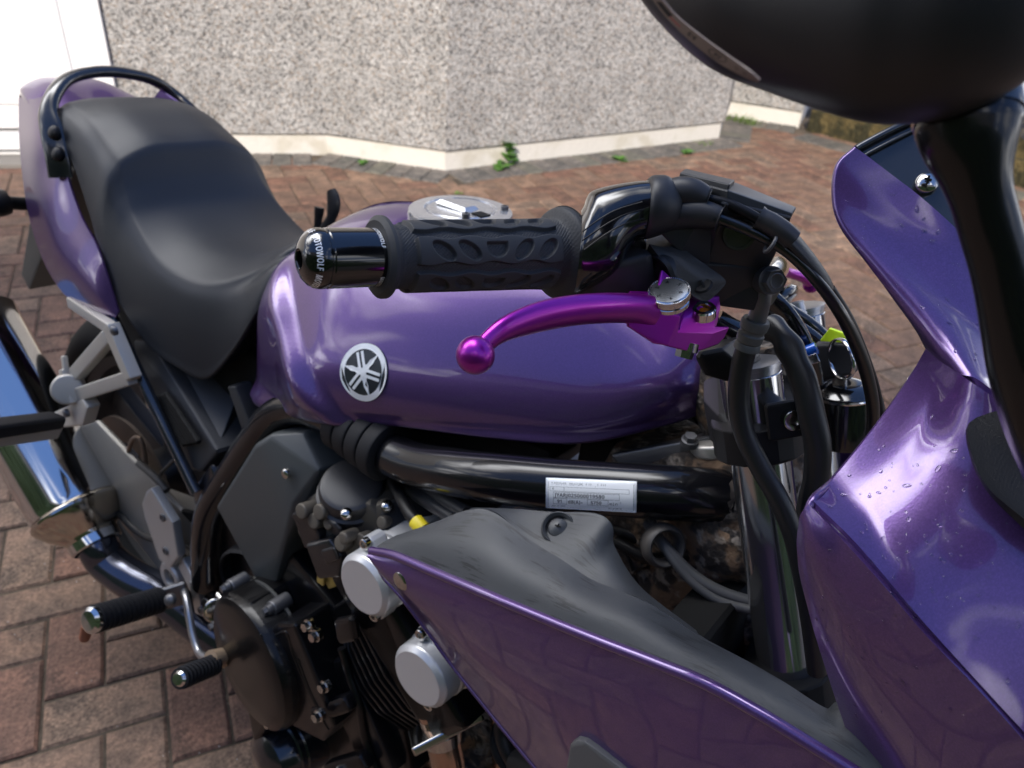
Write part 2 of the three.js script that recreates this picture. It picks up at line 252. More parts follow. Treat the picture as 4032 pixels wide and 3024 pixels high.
{
  const bed = new THREE.PlaneGeometry(8, 9); bed.rotateX(-Math.PI / 2); bed.translate(-0.6, -0.0055, -1.2);
  part('sand_bed', boxuv(bed, 1), std([0.19, 0.145, 0.1], 1, 0, { map: rep(tSoft, 3), bumpMap: rep(tGrain, 1), bumpScale: 0.003 }), paving);
  const tones = [[0.38, 0.215, 0.145], [0.42, 0.262, 0.178], [0.37, 0.235, 0.16], [0.45, 0.3, 0.205], [0.345, 0.192, 0.132], [0.41, 0.27, 0.187], [0.39, 0.225, 0.154], [0.44, 0.305, 0.214]];
  const U = 0.0965, variants = tones.map((t, i) => brickGeo(2 * U - 0.005, U - 0.005, 0.05, t, i * 0.137));
  const list = [], at = (x, y) => { const a = x * U - 0.165, b = y * U + 0.311; return [a * 0.47 + b * 0.883, -0.883 * a + 0.47 * b]; };
  const yaw = Math.atan2(0.883, 0.47), cam = camera.position; camera.updateMatrixWorld(); camera.updateProjectionMatrix();
  for (let y = -60; y < 40; y++) for (let x = -30; x < 70; x++) {
    const s = ((x + y) % 4 + 4) % 4; if (s !== 0 && s !== 2) continue;
    const c = s === 0 ? at(x + 1, y + 0.5) : at(x + 0.5, y + 1);
    if (c[0] < -4.2 || c[0] > 2.9 || c[1] < -5.4 || c[1] > 2.4) continue;
    const d = segDist(c[0], c[1]); if (d < 0.13) continue;
    const q = new THREE.Vector3(c[0], 0, c[1]).project(camera), seen = q.z < 1 && Math.abs(q.x) < 1.12 && Math.abs(q.y) < 1.12;
    list.push({ c, turn: s === 0 ? yaw : yaw + Math.PI / 2, key: (seen ? 0 : 50) + Math.hypot(c[0] - cam.x, c[1] - cam.z) });
  }
  list.sort((a, b) => a.key - b.key);
  const rest = [], m4 = new THREE.Matrix4(), e = new THREE.Euler();
  list.forEach((b, i) => {
    const g = variants[Math.floor(rnd() * variants.length)]; e.set(rr(-0.006, 0.006), b.turn + (rnd() < 0.5 ? Math.PI : 0) + rr(-0.008, 0.008), rr(-0.006, 0.006));
    if (i < 300) { const m = part('brick', g, brickMat, paving); m.position.set(b.c[0], rr(-0.002, 0.0015), b.c[1]); m.rotation.copy(e); }
    else { const q = g.clone(); q.applyMatrix4(m4.makeRotationFromEuler(e).setPosition(b.c[0], rr(-0.002, 0.0015), b.c[1])); rest.push(q); }
  });
  const far = part('bricks', mergeC(rest), brickMat, paving); far.userData.kind = 'stuff';
  { // loose grit in and beside the joints
    const bits = []; seed = 909;
    for (let i = 0; i < 900; i++) { const b = list[Math.floor(rnd() ** 1.5 * Math.min(420, list.length))], w = rnd() * 6.283, k = rnd() < 0.7 ? rr(0.04, 0.055) : rr(0, 0.1), r = rr(0.0006, 0.0019), g = new THREE.OctahedronGeometry(r, 0); g.scale(1, rr(0.5, 0.9), rr(0.7, 1.2)); g.rotateY(rnd() * 6); g.translate(b.c[0] + Math.cos(w) * k * 2, r * 0.4, b.c[1] + Math.sin(w) * k); bits.push(g); }
    const gm = part('grit', bits, std([0.5, 0.47, 0.42], 0.8), paving); gm.userData.kind = 'stuff';
  }
  // grey soldier course along the house
  const grey = [[0.27, 0.255, 0.23], [0.31, 0.29, 0.26], [0.24, 0.235, 0.21], [0.3, 0.295, 0.24]].map((t, i) => brickGeo(0.195, 0.093, 0.05, t, i * 0.21));
  for (let i = 0; i < HOUSE.length - 1; i++) {
    const [ax, az] = HOUSE[i], [bx, bz] = HOUSE[i + 1], L = Math.hypot(bx - ax, bz - az), dx = (bx - ax) / L, dz = (bz - az) / L, nx = -dz, nz = dx, n = Math.floor(L / 0.0975);
    for (let k = 0; k < n + (i === 1 || i === 2 ? 1 : 0); k++) { const s = (k + 0.5) * 0.0975; const m = part('edging_block', grey[Math.floor(rnd() * 4)], brickMat, paving); m.position.set(ax + dx * s + nx * 0.1, 0.004 + rr(-0.001, 0.002), az + dz * s + nz * 0.1); m.rotation.set(0, -Math.atan2(nz, nx) + rr(-0.01, 0.01), 0); }
  }
  // grey course in front of the garden wall
  for (let k = 0; k < 14; k++) { const m = part('edging_block', grey[Math.floor(rnd() * 4)], brickMat, paving); m.position.set(-0.32 + k * 0.0975, 0.005, -4.72 + k * 0.018); m.rotation.y = Math.PI / 2 - 0.18; }
}
// roughcast: a stone per cell, each of its own tone; the joints between them are relief
function cells(n, size, salt) {
  const k = Math.floor(Math.sqrt(n)), P = []; seed = salt; for (let i = 0; i < k * k; i++) P.push([(i % k + rnd()) / k, (Math.floor(i / k) + rnd()) / k, rnd(), rnd()]);
  const H = new Float32Array(size * size), T = new Float32Array(size * size), C = new Float32Array(size * size);
  for (let y = 0; y < size; y++) for (let x = 0; x < size; x++) {
    const u = x / size, v = y / size, cx = Math.floor(u * k), cy = Math.floor(v * k); let b = 9, b2 = 9, id = 0;
    for (let j = -1; j <= 1; j++) for (let i = -1; i <= 1; i++) { const q = ((cy + j + k) % k) * k + (cx + i + k) % k, p = P[q]; let dx = Math.abs(u - p[0]), dy = Math.abs(v - p[1]); dx = Math.min(dx, 1 - dx); dy = Math.min(dy, 1 - dy); const d = (dx * dx + dy * dy) * k * k; if (d < b) { b2 = b; b = d; id = q; } else if (d < b2) b2 = d; }
    H[y * size + x] = clamp(0.25 + 0.9 * (Math.sqrt(b2) - Math.sqrt(b))) * (0.5 + 0.5 * P[id][3]); T[y * size + x] = P[id][2]; C[y * size + x] = P[id][3];
  }
  return { H, T, C, size };
}
const RC = cells(9000, 768, 99);
const tRough = tex(768, 768, (() => { const f = tile((x, y) => fbm(x * 4, y * 4, 7.7, 4)); return (u, v, x, y) => { const t = RC.T[y * 768 + x], c = RC.C[y * 768 + x], b = f(u, v); let g = t < 0.16 ? mix(0.42, 0.55, c) : t < 0.36 ? mix(0.6, 0.72, c) : mix(0.76, 0.93, c); g *= 1 + 0.22 * b; return t > 0.9 ? [g * 0.9, g * 0.83, g * 0.76] : [g, g * 0.985, g * 0.965]; }; })(), true);
const tRoughH = tex(768, 768, (u, v, x, y) => RC.H[y * 768 + x]);
seed = 4242;
function wallRun(line, y0, y1, off, step) { // vertical faces along a plan line, off metres out of it, uv in metres
  const pos = [], uv = [], idx = [], L2 = []; let s0 = 0;
  const outs = line.map((p, i) => { const d = (a, b) => { const l = Math.hypot(b[0] - a[0], b[1] - a[1]); return [-(b[1] - a[1]) / l, (b[0] - a[0]) / l]; }; const n1 = i ? d(line[i - 1], p) : d(p, line[1]), n2 = i < line.length - 1 ? d(p, line[i + 1]) : n1; const k = 1 + n1[0] * n2[0] + n1[1] * n2[1]; return [p[0] + (n1[0] + n2[0]) / k * off, p[1] + (n1[1] + n2[1]) / k * off]; });
  for (let i = 0; i < outs.length - 1; i++) {
    const a = outs[i], b = outs[i + 1], L = Math.hypot(b[0] - a[0], b[1] - a[1]), nx = -(b[1] - a[1]) / L, nz = (b[0] - a[0]) / L, n = Math.max(1, Math.round(L / step)), m = Math.max(1, Math.round((y1 - y0) / step)), o = pos.length / 3;
    for (let j = 0; j <= m; j++) for (let k = 0; k <= n; k++) { const x = mix(a[0], b[0], k / n), z = mix(a[1], b[1], k / n), y = mix(y0, y1, j / m); const w = (j === 0 || k === 0 || k === n) ? 0 : fbm(x * 9, y * 9, z * 9, 3) * 0.008; pos.push(x + nx * w, y, z + nz * w); uv.push(s0 + L * k / n, y); }
    for (let j = 0; j < m; j++) for (let k = 0; k < n; k++) { const q = o + j * (n + 1) + k; idx.push(q, q + 1, q + n + 1, q + 1, q + n + 2, q + n + 1); }
    s0 += L;
  }
  const back = line.map((p) => p); const g = new THREE.BufferGeometry(); g.setAttribute('position', new THREE.Float32BufferAttribute(pos, 3)); g.setAttribute('uv', new THREE.Float32BufferAttribute(uv, 2)); g.setIndex(idx); g.computeVertexNormals();
  // underside and top close the run back to the plan line
  const caps = []; for (let i = 0; i < outs.length - 1; i++) for (const y of [y0, y1]) { const q = new THREE.BufferGeometry(), a = outs[i], b = outs[i + 1], c = [back[i][0] - (outs[i][0] - back[i][0]) * 6, back[i][1] - (outs[i][1] - back[i][1]) * 6], d = [back[i + 1][0] - (outs[i + 1][0] - back[i + 1][0]) * 6, back[i + 1][1] - (outs[i + 1][1] - back[i + 1][1]) * 6]; q.setAttribute('position', new THREE.Float32BufferAttribute([a[0], y, a[1], b[0], y, b[1], c[0], y, c[1], b[0], y, b[1], d[0], y, d[1], c[0], y, c[1]], 3)); q.computeVertexNormals(); caps.push(q); }
  return join([g, ...caps]);
}
{
  const house = thing('house', 'pale roughcast house with a white painted plinth and angled bay corner', 'house', [0, 0, 0]);
  const rough = std([0.84, 0.845, 0.845], 0.9, 0, { map: rep(tRough, 1.5), bumpMap: rep(tRoughH, 1.5), bumpScale: 0.013 });
  part('wall', wallRun(HOUSE, 0.108, 3.4, 0.022, 0.09), rough, house);
  const plinthMat = std([0.66, 0.65, 0.62], 0.75, 0, { map: rep(tSmudge, 1), bumpMap: rep(tSoft, 9), bumpScale: 0.003 }); plinthMat.map = tex(256, 256, (() => { const f = tile((x, y) => fbm(x * 5, y * 5, 3.3, 5)); return (x, y) => { const v = f(x, y), s = smooth(0.05, 0.35, v); return [mix(0.97, 0.89, s), mix(0.96, 0.87, s), mix(0.94, 0.82, s)]; }; })(), true);
  part('plinth', wallRun(HOUSE, -0.06, 0.122, 0.006, 0.1), plinthMat, house);
  // rest of the house box, behind the visible faces
  const sh = new THREE.Shape([...HOUSE.map(([x, z]) => new THREE.Vector2(x, -z)), new THREE.Vector2(-1.5, 9), new THREE.Vector2(-8, 9), new THREE.Vector2(-8, -5.2), new THREE.Vector2(-5.4, -2.2), new THREE.Vector2(-3.4, 0.25)]);
  const core = new THREE.ExtrudeGeometry(sh, { depth: 3.35, bevelEnabled: false }); core.rotateX(-Math.PI / 2); part('inner_wall', boxuv(core), std([0.5, 0.48, 0.46], 0.9), house);
  const roof = slab([[-2.2, 3.4, -1], [-1.1, 3.4, -2.1], [-0.3, 3.4, -4.2], [-0.2, 3.4, -6], [-6, 5.4, -5], [-6, 5.4, 2]], [0, 0.14, 0], 0.01); part('roof', roof, std([0.1, 0.08, 0.07], 0.85), house);
  // white plastic door with sill to the side of the wall
  const dir = [-0.594, 0, 0.804], nrm = [0.804, 0, 0.594], o = [-2.54, 0, -1.39];
  const door = thing('front_door', 'plain white plastic door with white sill beside the roughcast wall', 'door', o);
  const pt = (s, y, k) => [dir[0] * s + nrm[0] * k, y, dir[2] * s + nrm[2] * k];
  const box = (s0, s1, y0, y1, k0, k1, r = 0.004) => hull([pt(s0, y0, k0), pt(s1, y0, k0), pt(s0, y1, k0), pt(s1, y1, k0), pt(s0, y0, k1), pt(s1, y0, k1), pt(s0, y1, k1), pt(s1, y1, k1)], r);
  const up = phy([0.86, 0.86, 0.86], 0.25, 0, { clearcoat: 0.3 });
  part('door_frame', [box(0, 0.075, 0.12, 2.2, 0, 0.045), box(0.98, 1.05, 0.12, 2.2, 0, 0.045), box(0.078, 0.975, 2.13, 2.2, 0, 0.045)], up, door);
  part('door_panel', [box(0.08, 0.972, 0.14, 2.12, 0.002, 0.03), box(0.17, 0.88, 0.25, 0.9, 0.03, 0.038, 0.006), box(0.17, 0.88, 1.02, 2.0, 0.03, 0.038, 0.006)], up, door);
  part('sill', [box(-0.02, 1.07, 0.05, 0.112, 0.0, 0.07), box(-0.02, 1.07, 0.02, 0.045, 0, 0.045)], up, door);
  const step = thing('door_step', 'grey concrete step below the white door sill', 'step', o);
  part('tread', box(-0.05, 1.3, -0.06, 0.012, 0.05, 0.2, 0.006), std([0.24, 0.225, 0.2], 0.9, 0, { bumpMap: rep(tSoft, 8), bumpScale: 0.004 }), step);
  // mossy garden wall past the house corner
  const gw = thing('garden_wall', 'dark mossy garden wall beyond the end of the white plinth', 'wall', [-0.38, 0, -4.93]);
  const mossy = std([1, 1, 1], 0.95, 0, { map: tex(256, 256, (() => { const f = tile((x, y) => fbm(x * 6, y * 4, 6.6, 5)); return (x, y) => { const v = smooth(-0.15, 0.2, f(x, y)); return [mix(0.2, 0.38, v), mix(0.19, 0.33, v), mix(0.11, 0.2, v)]; }; })(), true), bumpMap: rep(tSoft, 3), bumpScale: 0.02 });
  const blocks = []; for (let k = 0; k < 6; k++) for (let j = 0; j < 4; j++) part('stone', boxuv(hull([0, 1].flatMap((a) => [0, 1].flatMap((b) => [0, 1].map((c) => [k * 0.4 + (j % 2) * 0.17 + a * 0.385, -0.05 + j * 0.19 + b * 0.178, (k * 0.4 + a * 0.385) * 0.17 + c * -0.18 + (rnd() - 0.5) * 0.012]))), 0.012), 3), mossy, gw);
}
// weeds in the joints along the plinth
{
  const leafMat = phy([0.085, 0.22, 0.025], 0.55, 0, { transmission: 0.25, thickness: 0 });
  const leafMat2 = phy([0.16, 0.26, 0.05], 0.6, 0, { transmission: 0.25, thickness: 0 });
  const leaf = (o, yaw, pitch, L, w) => { const c = [Math.cos(yaw), 0, Math.sin(yaw)], s = [-c[2], 0, c[0]], P = []; for (let i = 0; i <= 5; i++) { const t = i / 5, b = pitch - t * 0.9, q = add(add(o, c, L * t * Math.cos(pitch * 0.8)), [0, 1, 0], L * (t * Math.sin(pitch) - 0.45 * t * t)); const ww = w * Math.sin(Math.PI * Math.min(1, t * 0.92 + 0.08)) ; P.push([add(q, s, ww), add(q, [0, -1, 0], w * 0.18), add(q, s, -ww)]); } return skin(P.map((r) => r), 0.0006, 1); };
  const weed = (x, z, n, L, w, h, label, name = 'weed', mat = leafMat, group) => { const t = thing(name, label, 'weed', [x, 0, z], group); for (let i = 0; i < n; i++) { const y = h * rnd(), l = L * rr(0.6, 1.1); part('leaf', leaf([rr(-0.01, 0.01), y, rr(-0.01, 0.01)], i / n * 6.28 + rr(-0.4, 0.4), rr(0.5, 1.15), l, w * rr(0.7, 1.1)), mat, t); } if (h > 0.02) part('stem', rod([0, 0, 0], [0.004, h, 0.003], 0.0025, 0.0015, 6), mat, t); return t; };
  seed = 61;
  weed(...((p) => [p[0], p[2]])([-1.1928,0,-2.7217]), 18, 0.07, 0.024, 0.11, 'tall bright green weed growing against the plinth near the bay corner');
  weed(...((p) => [p[0], p[2]])([-1.1677,0,-2.6289]), 10, 0.06, 0.022, 0.02, 'low leafy weed just beside the tall weed at the plinth foot');
  weed(...((p) => [p[0], p[2]])([-.8492,0,-3.2711]), 9, 0.06, 0.02, 0.012, 'small green tuft in the edging blocks midway along the long plinth');
  weed(...((p) => [p[0], p[2]])([-.6492,0,-3.7137]), 8, 0.06, 0.022, 0.012, 'bright round weed in the edging near the far end of the long plinth');
  weed(...((p) => [p[0], p[2]])([-1.6864,0,-2.1459]), 7, 0.045, 0.017, 0.01, 'tiny weed in the grey edging left of the bay corner');
  weed(...((p) => [p[0], p[2]])([-1.0625,0,-2.1846]), 5, 0.03, 0.01, 0.008, 'tiny olive weed among the red bricks in front of the bay corner', 'weed', leafMat2);
  const gs = thing('grass_tuft', 'long tuft of grass at the foot of the farther white plinth', 'grass', [-0.86, 0, -4.72]);
  const bl = []; for (let i = 0; i < 90; i++) bl.push(leaf([rr(-0.05, 0.2), 0, rr(-0.06, 0.04)], rr(0, 6.28), rr(0.9, 1.35), rr(0.05, 0.11), 0.003)); const gm = part('blades', bl, leafMat2, gs); gm.userData.kind = 'stuff';
  const gs2 = thing('grass_tuft', 'thin grass tuft by the end of the long white plinth', 'grass', [-0.7, 0, -4.0]);
  const bl2 = []; for (let i = 0; i < 24; i++) bl2.push(leaf([rr(-0.03, 0.06), 0, rr(-0.06, 0.06)], rr(0, 6.28), rr(0.8, 1.3), rr(0.03, 0.06), 0.0025)); const gm2 = part('blades', bl2, leafMat2, gs2); gm2.userData.kind = 'stuff';
}

{ // unseen house, placed and sized to throw shade over the near paving
  const n = [-0.46, 0, -0.888], t = [0.888, 0, -0.46], o = add([0, 0, 0], n, -8.2), H = 8.4;
  const hs = thing('shading_house', 'two storey rendered house added out of view, placed to shade the near paving', 'house', o);
  const q = (s, y, k) => add(add([0, y, 0], t, s), n, k), bx = (s0, s1, y0, y1, k0, k1, r = 0.02) => hull([s0, s1].flatMap((a) => [y0, y1].flatMap((b) => [k0, k1].map((c) => q(a, b, c)))), r);
  part('wall', bx(-9, 7, -0.07, 6.45, 0, -7), std([0.42, 0.39, 0.35], 0.9, 0, { bumpMap: rep(tSoft, 1), bumpScale: 0.01 }), hs);
  part('roof', hull([q(-9.4, 6.45, 0.4), q(7.4, 6.45, 0.4), q(-9.4, 6.45, -7.4), q(7.4, 6.45, -7.4), q(-9.4, H, -2), q(7.4, H, -2), q(-9.4, H, -5), q(7.4, H, -5)], 0.03), std([0.1, 0.07, 0.06], 0.85), hs);
  for (const [s, y] of [[-6, 1], [-6, 3.3], [-1.5, 3.3], [3, 3.3], [3, 1]]) part('window', bx(s, s + 1.8, y, y + 1.2, 0.0, 0.05), phy([0.03, 0.035, 0.04], 0.08, 0, { clearcoat: 1 }), hs);
  part('door', bx(-1.3, -0.3, 0, 2.1, 0, 0.06), std([0.3, 0.05, 0.04], 0.4), hs);
  const hd = thing('added_hedge', 'tall clipped green hedging added out of view to darken the near paving', 'added_hedge', add([0, 0, 0], n, -3.4));  // unseen hedging, added to cut the sky light on the near ground
  const g = mergeVertices((() => { const k = new THREE.BoxGeometry(13, 2.35, 0.9, 110, 20, 8); k.deleteAttribute('uv'); k.deleteAttribute('normal'); return k; })(), 1e-4), p = g.attributes.position; for (let i = 0; i < p.count; i++) { const m = fbm(p.getX(i) * 3, p.getY(i) * 3, p.getZ(i) * 3, 4) * 0.35; p.setXYZ(i, p.getX(i), p.getY(i) + 1.1 + m * 0.6, p.getZ(i) + m); } g.rotateY(Math.atan2(0.46, 0.888)); g.computeVertexNormals();
  part('foliage', boxuv(g), std([0.05, 0.09, 0.03], 0.9, 0, { bumpMap: rep(tSoft, 4), bumpScale: 0.05 }), hd);
}

// ---------------------------------------------------------------- motorcycle: bodywork (its own frame: x forward, y up, z to its right side)
const bike = thing('motorcycle', 'purple motorcycle with black seat leaning on its stand on the brick driveway', 'motorcycle');
bike.rotation.x = -0.12250;
const mirrorZ = (g) => { const k = flat(g).clone(); k.scale(1, 1, -1); const p = k.attributes.position, n = k.attributes.normal, u = k.attributes.uv; for (const a of [p, n, u]) for (let i = 0; i < a.count; i += 3) for (let q = 0; q < a.itemSize; q++) { const t = a.array[(i + 1) * a.itemSize + q]; a.array[(i + 1) * a.itemSize + q] = a.array[(i + 2) * a.itemSize + q]; a.array[(i + 2) * a.itemSize + q] = t; } return k; };
const both = (g) => join([g, mirrorZ(g)]);
const rowsQ = (...r) => r;

// fuel tank
const tankHalf = [
  [0.548, [[0, 0.838], [0.045, 0.832], [0.08, 0.805], [0.1, 0.765], [0.104, 0.72], [0.106, 0.68], [0.108, 0.652]]],
  [0.575, [[0, 0.872], [0.05, 0.866], [0.092, 0.836], [0.118, 0.79], [0.122, 0.74], [0.12, 0.69], [0.116, 0.652]]],
  [0.63, [[0, 0.908], [0.052, 0.9], [0.098, 0.868], [0.133, 0.81], [0.142, 0.755], [0.136, 0.70], [0.122, 0.672]]],
  [0.7, [[0, 0.928], [0.058, 0.921], [0.105, 0.888], [0.142, 0.83], [0.166, 0.77], [0.159, 0.72], [0.128, 0.697]]],
  [0.8, [[0, 0.936], [0.062, 0.93], [0.106, 0.898], [0.142, 0.848], [0.164, 0.79], [0.158, 0.75], [0.133, 0.735]]],
  [0.92, [[0, 0.942], [0.064, 0.937], [0.106, 0.908], [0.135, 0.865], [0.152, 0.82], [0.15, 0.786], [0.134, 0.771]]],
  [1.0, [[0, 0.934], [0.06, 0.929], [0.1, 0.904], [0.127, 0.87], [0.139, 0.84], [0.138, 0.811], [0.123, 0.796]]],
  [1.055, [[0, 0.916], [0.05, 0.911], [0.089, 0.897], [0.114, 0.876], [0.119, 0.858], [0.113, 0.838], [0.096, 0.826]]],
  [1.088, [[0, 0.895], [0.038, 0.892], [0.062, 0.884], [0.076, 0.872], [0.078, 0.863], [0.073, 0.852], [0.058, 0.846]]],
  [1.097, [[0, 0.882], [0.022, 0.88], [0.036, 0.876], [0.044, 0.871], [0.045, 0.865], [0.042, 0.858], [0.034, 0.855]]],
];
const loop = (x, half) => [...half.map(([z, y]) => [x, y, z]), [x, half[half.length - 1][1] + 0.004, 0], ...half.slice(1).reverse().map(([z, y]) => [x, y, -z])];
const knee = (p) => { // the hollow for the rider's knee behind a slanting ridge
  const ax = 0.59, ay = 0.815, bx = 0.755, by = 0.716, L = Math.hypot(bx - ax, by - ay), s = -((p[0] - ax) * (by - ay) - (p[1] - ay) * (bx - ax)) / L; // > 0 behind and below the ridge
  const d = (smooth(-0.001, 0.02, s) * 0.014 + Math.max(0, s) * 0.16) * smooth(0.645, 0.69, p[1]); return [p[0], p[1], p[2] - Math.sign(p[2]) * Math.min(Math.abs(p[2]), d)];
};
const tankGeo = loft(tankHalf.map(([x, h]) => loop(x, h)), 168, 150, knee, 1.4);
const tank = part('fuel_tank', boxuv(tankGeo), M.paint, bike);
tank.updateMatrixWorld();
const tankMesh = new THREE.Mesh(loft(tankHalf.map(([x, h]) => loop(x, h)), 72, 64, knee, 1.4), new THREE.MeshBasicMaterial({ side: THREE.DoubleSide }));
const caster = new THREE.Raycaster();
const hitOn = (mesh, o, d) => { caster.set(V(o), V(d).normalize()); const h = caster.intersectObject(mesh)[0]; return h ? { p: h.point.toArray(), n: h.face.normal.toArray() } : null; };
const EYE = [1.27378, 1.14696, 0.62375]; // where the rays that place the badge start
function conform(g, c, n, xh, mesh, lift = 0) { // lays a flat part (local z up) onto a curved surface
  const Mx = basis(c, n, xh), k = flat(g), p = k.attributes.position, v = new THREE.Vector3();
  for (let i = 0; i < p.count; i++) { v.fromBufferAttribute(p, i); const h = v.z; v.z = 0.03; const o = v.clone().applyMatrix4(Mx).toArray(), q = hitOn(mesh, o, [-n[0], -n[1], -n[2]]); const w = q ? add(q.p, n, h + lift) : v.set(v.x, v.y, h).applyMatrix4(Mx).toArray(); p.setXYZ(i, ...w); }
  k.computeVertexNormals(); return k;
}
{ // round badge with three crossed tuning forks inside a ring
  const q = hitOn(tankMesh, EYE, sub([.7821,.798,.15], EYE)), c = q.p, n = unit(q.n), R = 0.0295, xh = [1, 0.12, 0];
  const ex = (s, d, b = 0) => new THREE.ExtrudeGeometry(s, { depth: d, bevelEnabled: b > 0, bevelSize: b, bevelThickness: b, bevelSegments: 1, curveSegments: 40 });
  const discG = lathe([0, 0, 0], [0, 0, 1], [[0, 0.0014], ...[0.15, 0.3, 0.45, 0.6, 0.75, 0.9, 0.98].map((k) => [R * k, 0.0014]), [R, 0.001], [R, -0.001]], 48);
  const ring = new THREE.Shape(); ring.absarc(0, 0, R * 0.985, 0, Math.PI * 2); const hole = new THREE.Path(); hole.absarc(0, 0, R * 0.79, 0, Math.PI * 2, true); ring.holes.push(hole);
  const badge = part('tank_emblem', conform(discG, c, n, xh, tankMesh, 0), std([0.02, 0.025, 0.03], 0.25), tank, 'round black and white emblem with three crossed tuning forks');
  const whiteM = std([0.82, 0.84, 0.85], 0.25, 0.1);
  part('ring', conform(ex(ring, 0.0012), c, n, xh, tankMesh, 0.0008), whiteM, badge);
  const fork = (ang) => { // tines along +x, handle along -x
    const t = R, S = new THREE.Shape(), pt = [[0.72, 0.045], [0.72, 0.145], [0.05, 0.145], [-0.02, 0.09], [-0.1, 0.12], [-0.22, 0.12], [-0.3, 0.07], [-0.5, 0.09], [-0.62, 0.05], [-0.82, 0.012], [-0.82, -0.012], [-0.62, -0.05], [-0.5, -0.09], [-0.3, -0.07], [-0.22, -0.12], [-0.1, -0.12], [-0.02, -0.09], [0.05, -0.145], [0.72, -0.145], [0.72, -0.045], [0.08, -0.045], [0.08, 0.045]];
    pt.forEach(([x, y], i) => (i ? S.lineTo(x * t, y * t) : S.moveTo(x * t, y * t))); const g = ex(S, 0.0012); g.rotateZ(ang); return g;
  };
  for (const a of [0, 2.09, 4.19]) part('tuning_fork', conform(fork(a), c, n, xh, tankMesh, 0.001), whiteM, badge);
}
{ // filler cap
  const q = hitOn(tankMesh, EYE, sub([.757,.9329,0], EYE)), c = add(q.p, [0, 0, 0]), n = unit([-0.03, 0.99, 0.08]), r = 0.056;
  const brushed = std([0.62, 0.62, 0.62], 0.42, 0.7, { roughnessMap: rep(tSmudge, 8) });
  const cap = part('filler_cap', turned(add(c, n, -0.004), n, [[0, 0.0085], [r * 0.6, 0.0085], [r * 0.64, 0.0075], [r * 0.66, 0.0055], [r * 0.68, 0.0055], [r * 0.7, 0.0082], [r * 0.9, 0.0075], [r * 0.98, 0.006], [r, 0.003], [r, -0.012], [0, -0.012]], 64, 0.4), brushed, tank);
  for (const a of [2.3, 3.9, 5.5, 0.75]) part('screw', socketBolt(add(add(add(c, n, 0.0035), [1, 0.2, 0], Math.cos(a) * r * 0.83), [0, 0, 1], Math.sin(a) * r * 0.83), n, 0.0042, 0.0018), M.greyMetal, cap);
  part('key_flap', hull([[-0.026, 0, -0.011], [0.016, 0, -0.011], [-0.026, 0, 0.011], [0.016, 0, 0.011], [-0.022, 0.004, -0.008], [0.012, 0.004, -0.008], [-0.022, 0.004, 0.008], [0.012, 0.004, 0.008]].map(([x, y, z]) => [c[0] + x + y * n[0], c[1] + y * n[1] + 0.0045, c[2] + z]), 0.0006), brushed, cap);
  part('lock_slot', plate([[0.022, -0.006], [0.036, -0.006], [0.036, 0.009], [0.022, 0.009]].map(([x, z]) => [c[0] + x, c[1] + 0.0062, c[2] + z]), 0.0016, 0, [0, 1, 0]), M.dark, cap);
}
// seat
{
  const S = [[0.02, 0.895, 0.06, 0.885, 0.075, 0.865], [0.055, 0.917, 0.08, 0.907, 0.095, 0.875], [0.1, 0.928, 0.09, 0.917, 0.107, 0.885], [0.16, 0.925, 0.097, 0.908, 0.117, 0.853], [0.212, 0.91, 0.103, 0.886, 0.127, 0.802], [0.24, 0.899, 0.106, 0.874, 0.134, 0.774], [0.252, 0.89, 0.107, 0.866, 0.136, 0.762], [0.262, 0.868, 0.109, 0.848, 0.1375, 0.752], [0.274, 0.847, 0.111, 0.832, 0.139, 0.736], [0.3, 0.82, 0.116, 0.808, 0.141, 0.7], [0.36, 0.797, 0.124, 0.774, 0.139, 0.66], [0.42, 0.793, 0.12, 0.762, 0.132, 0.648], [0.47, 0.804, 0.109, 0.77, 0.124, 0.65], [0.515, 0.828, 0.09, 0.795, 0.115, 0.702], [0.55, 0.852, 0.075, 0.828, 0.104, 0.765], [0.568, 0.862, 0.06, 0.842, 0.085, 0.81]];
  const sec = S.map(([x, yt, zs, ys, zb, yb]) => { const h = [[0, yt], [zs * 0.5, yt - 0.001], [zs * 0.88, mix(yt, ys, 0.6)], [zs, ys - 0.001], [mix(zs, zb, 0.4) + 0.002, mix(ys, yb, 0.18)], [mix(zs, zb, 0.7) + 0.004, mix(ys, yb, 0.5)], [zb + 0.002, mix(ys, yb, 0.86)], [zb, yb], [zb - 0.03, yb + 0.012]]; return loop(x, h); });
  const g = loft(sec, 120, 110, null, 0.9);
  const seat = part('seat', boxuv(g), M.vinyl, bike);
}
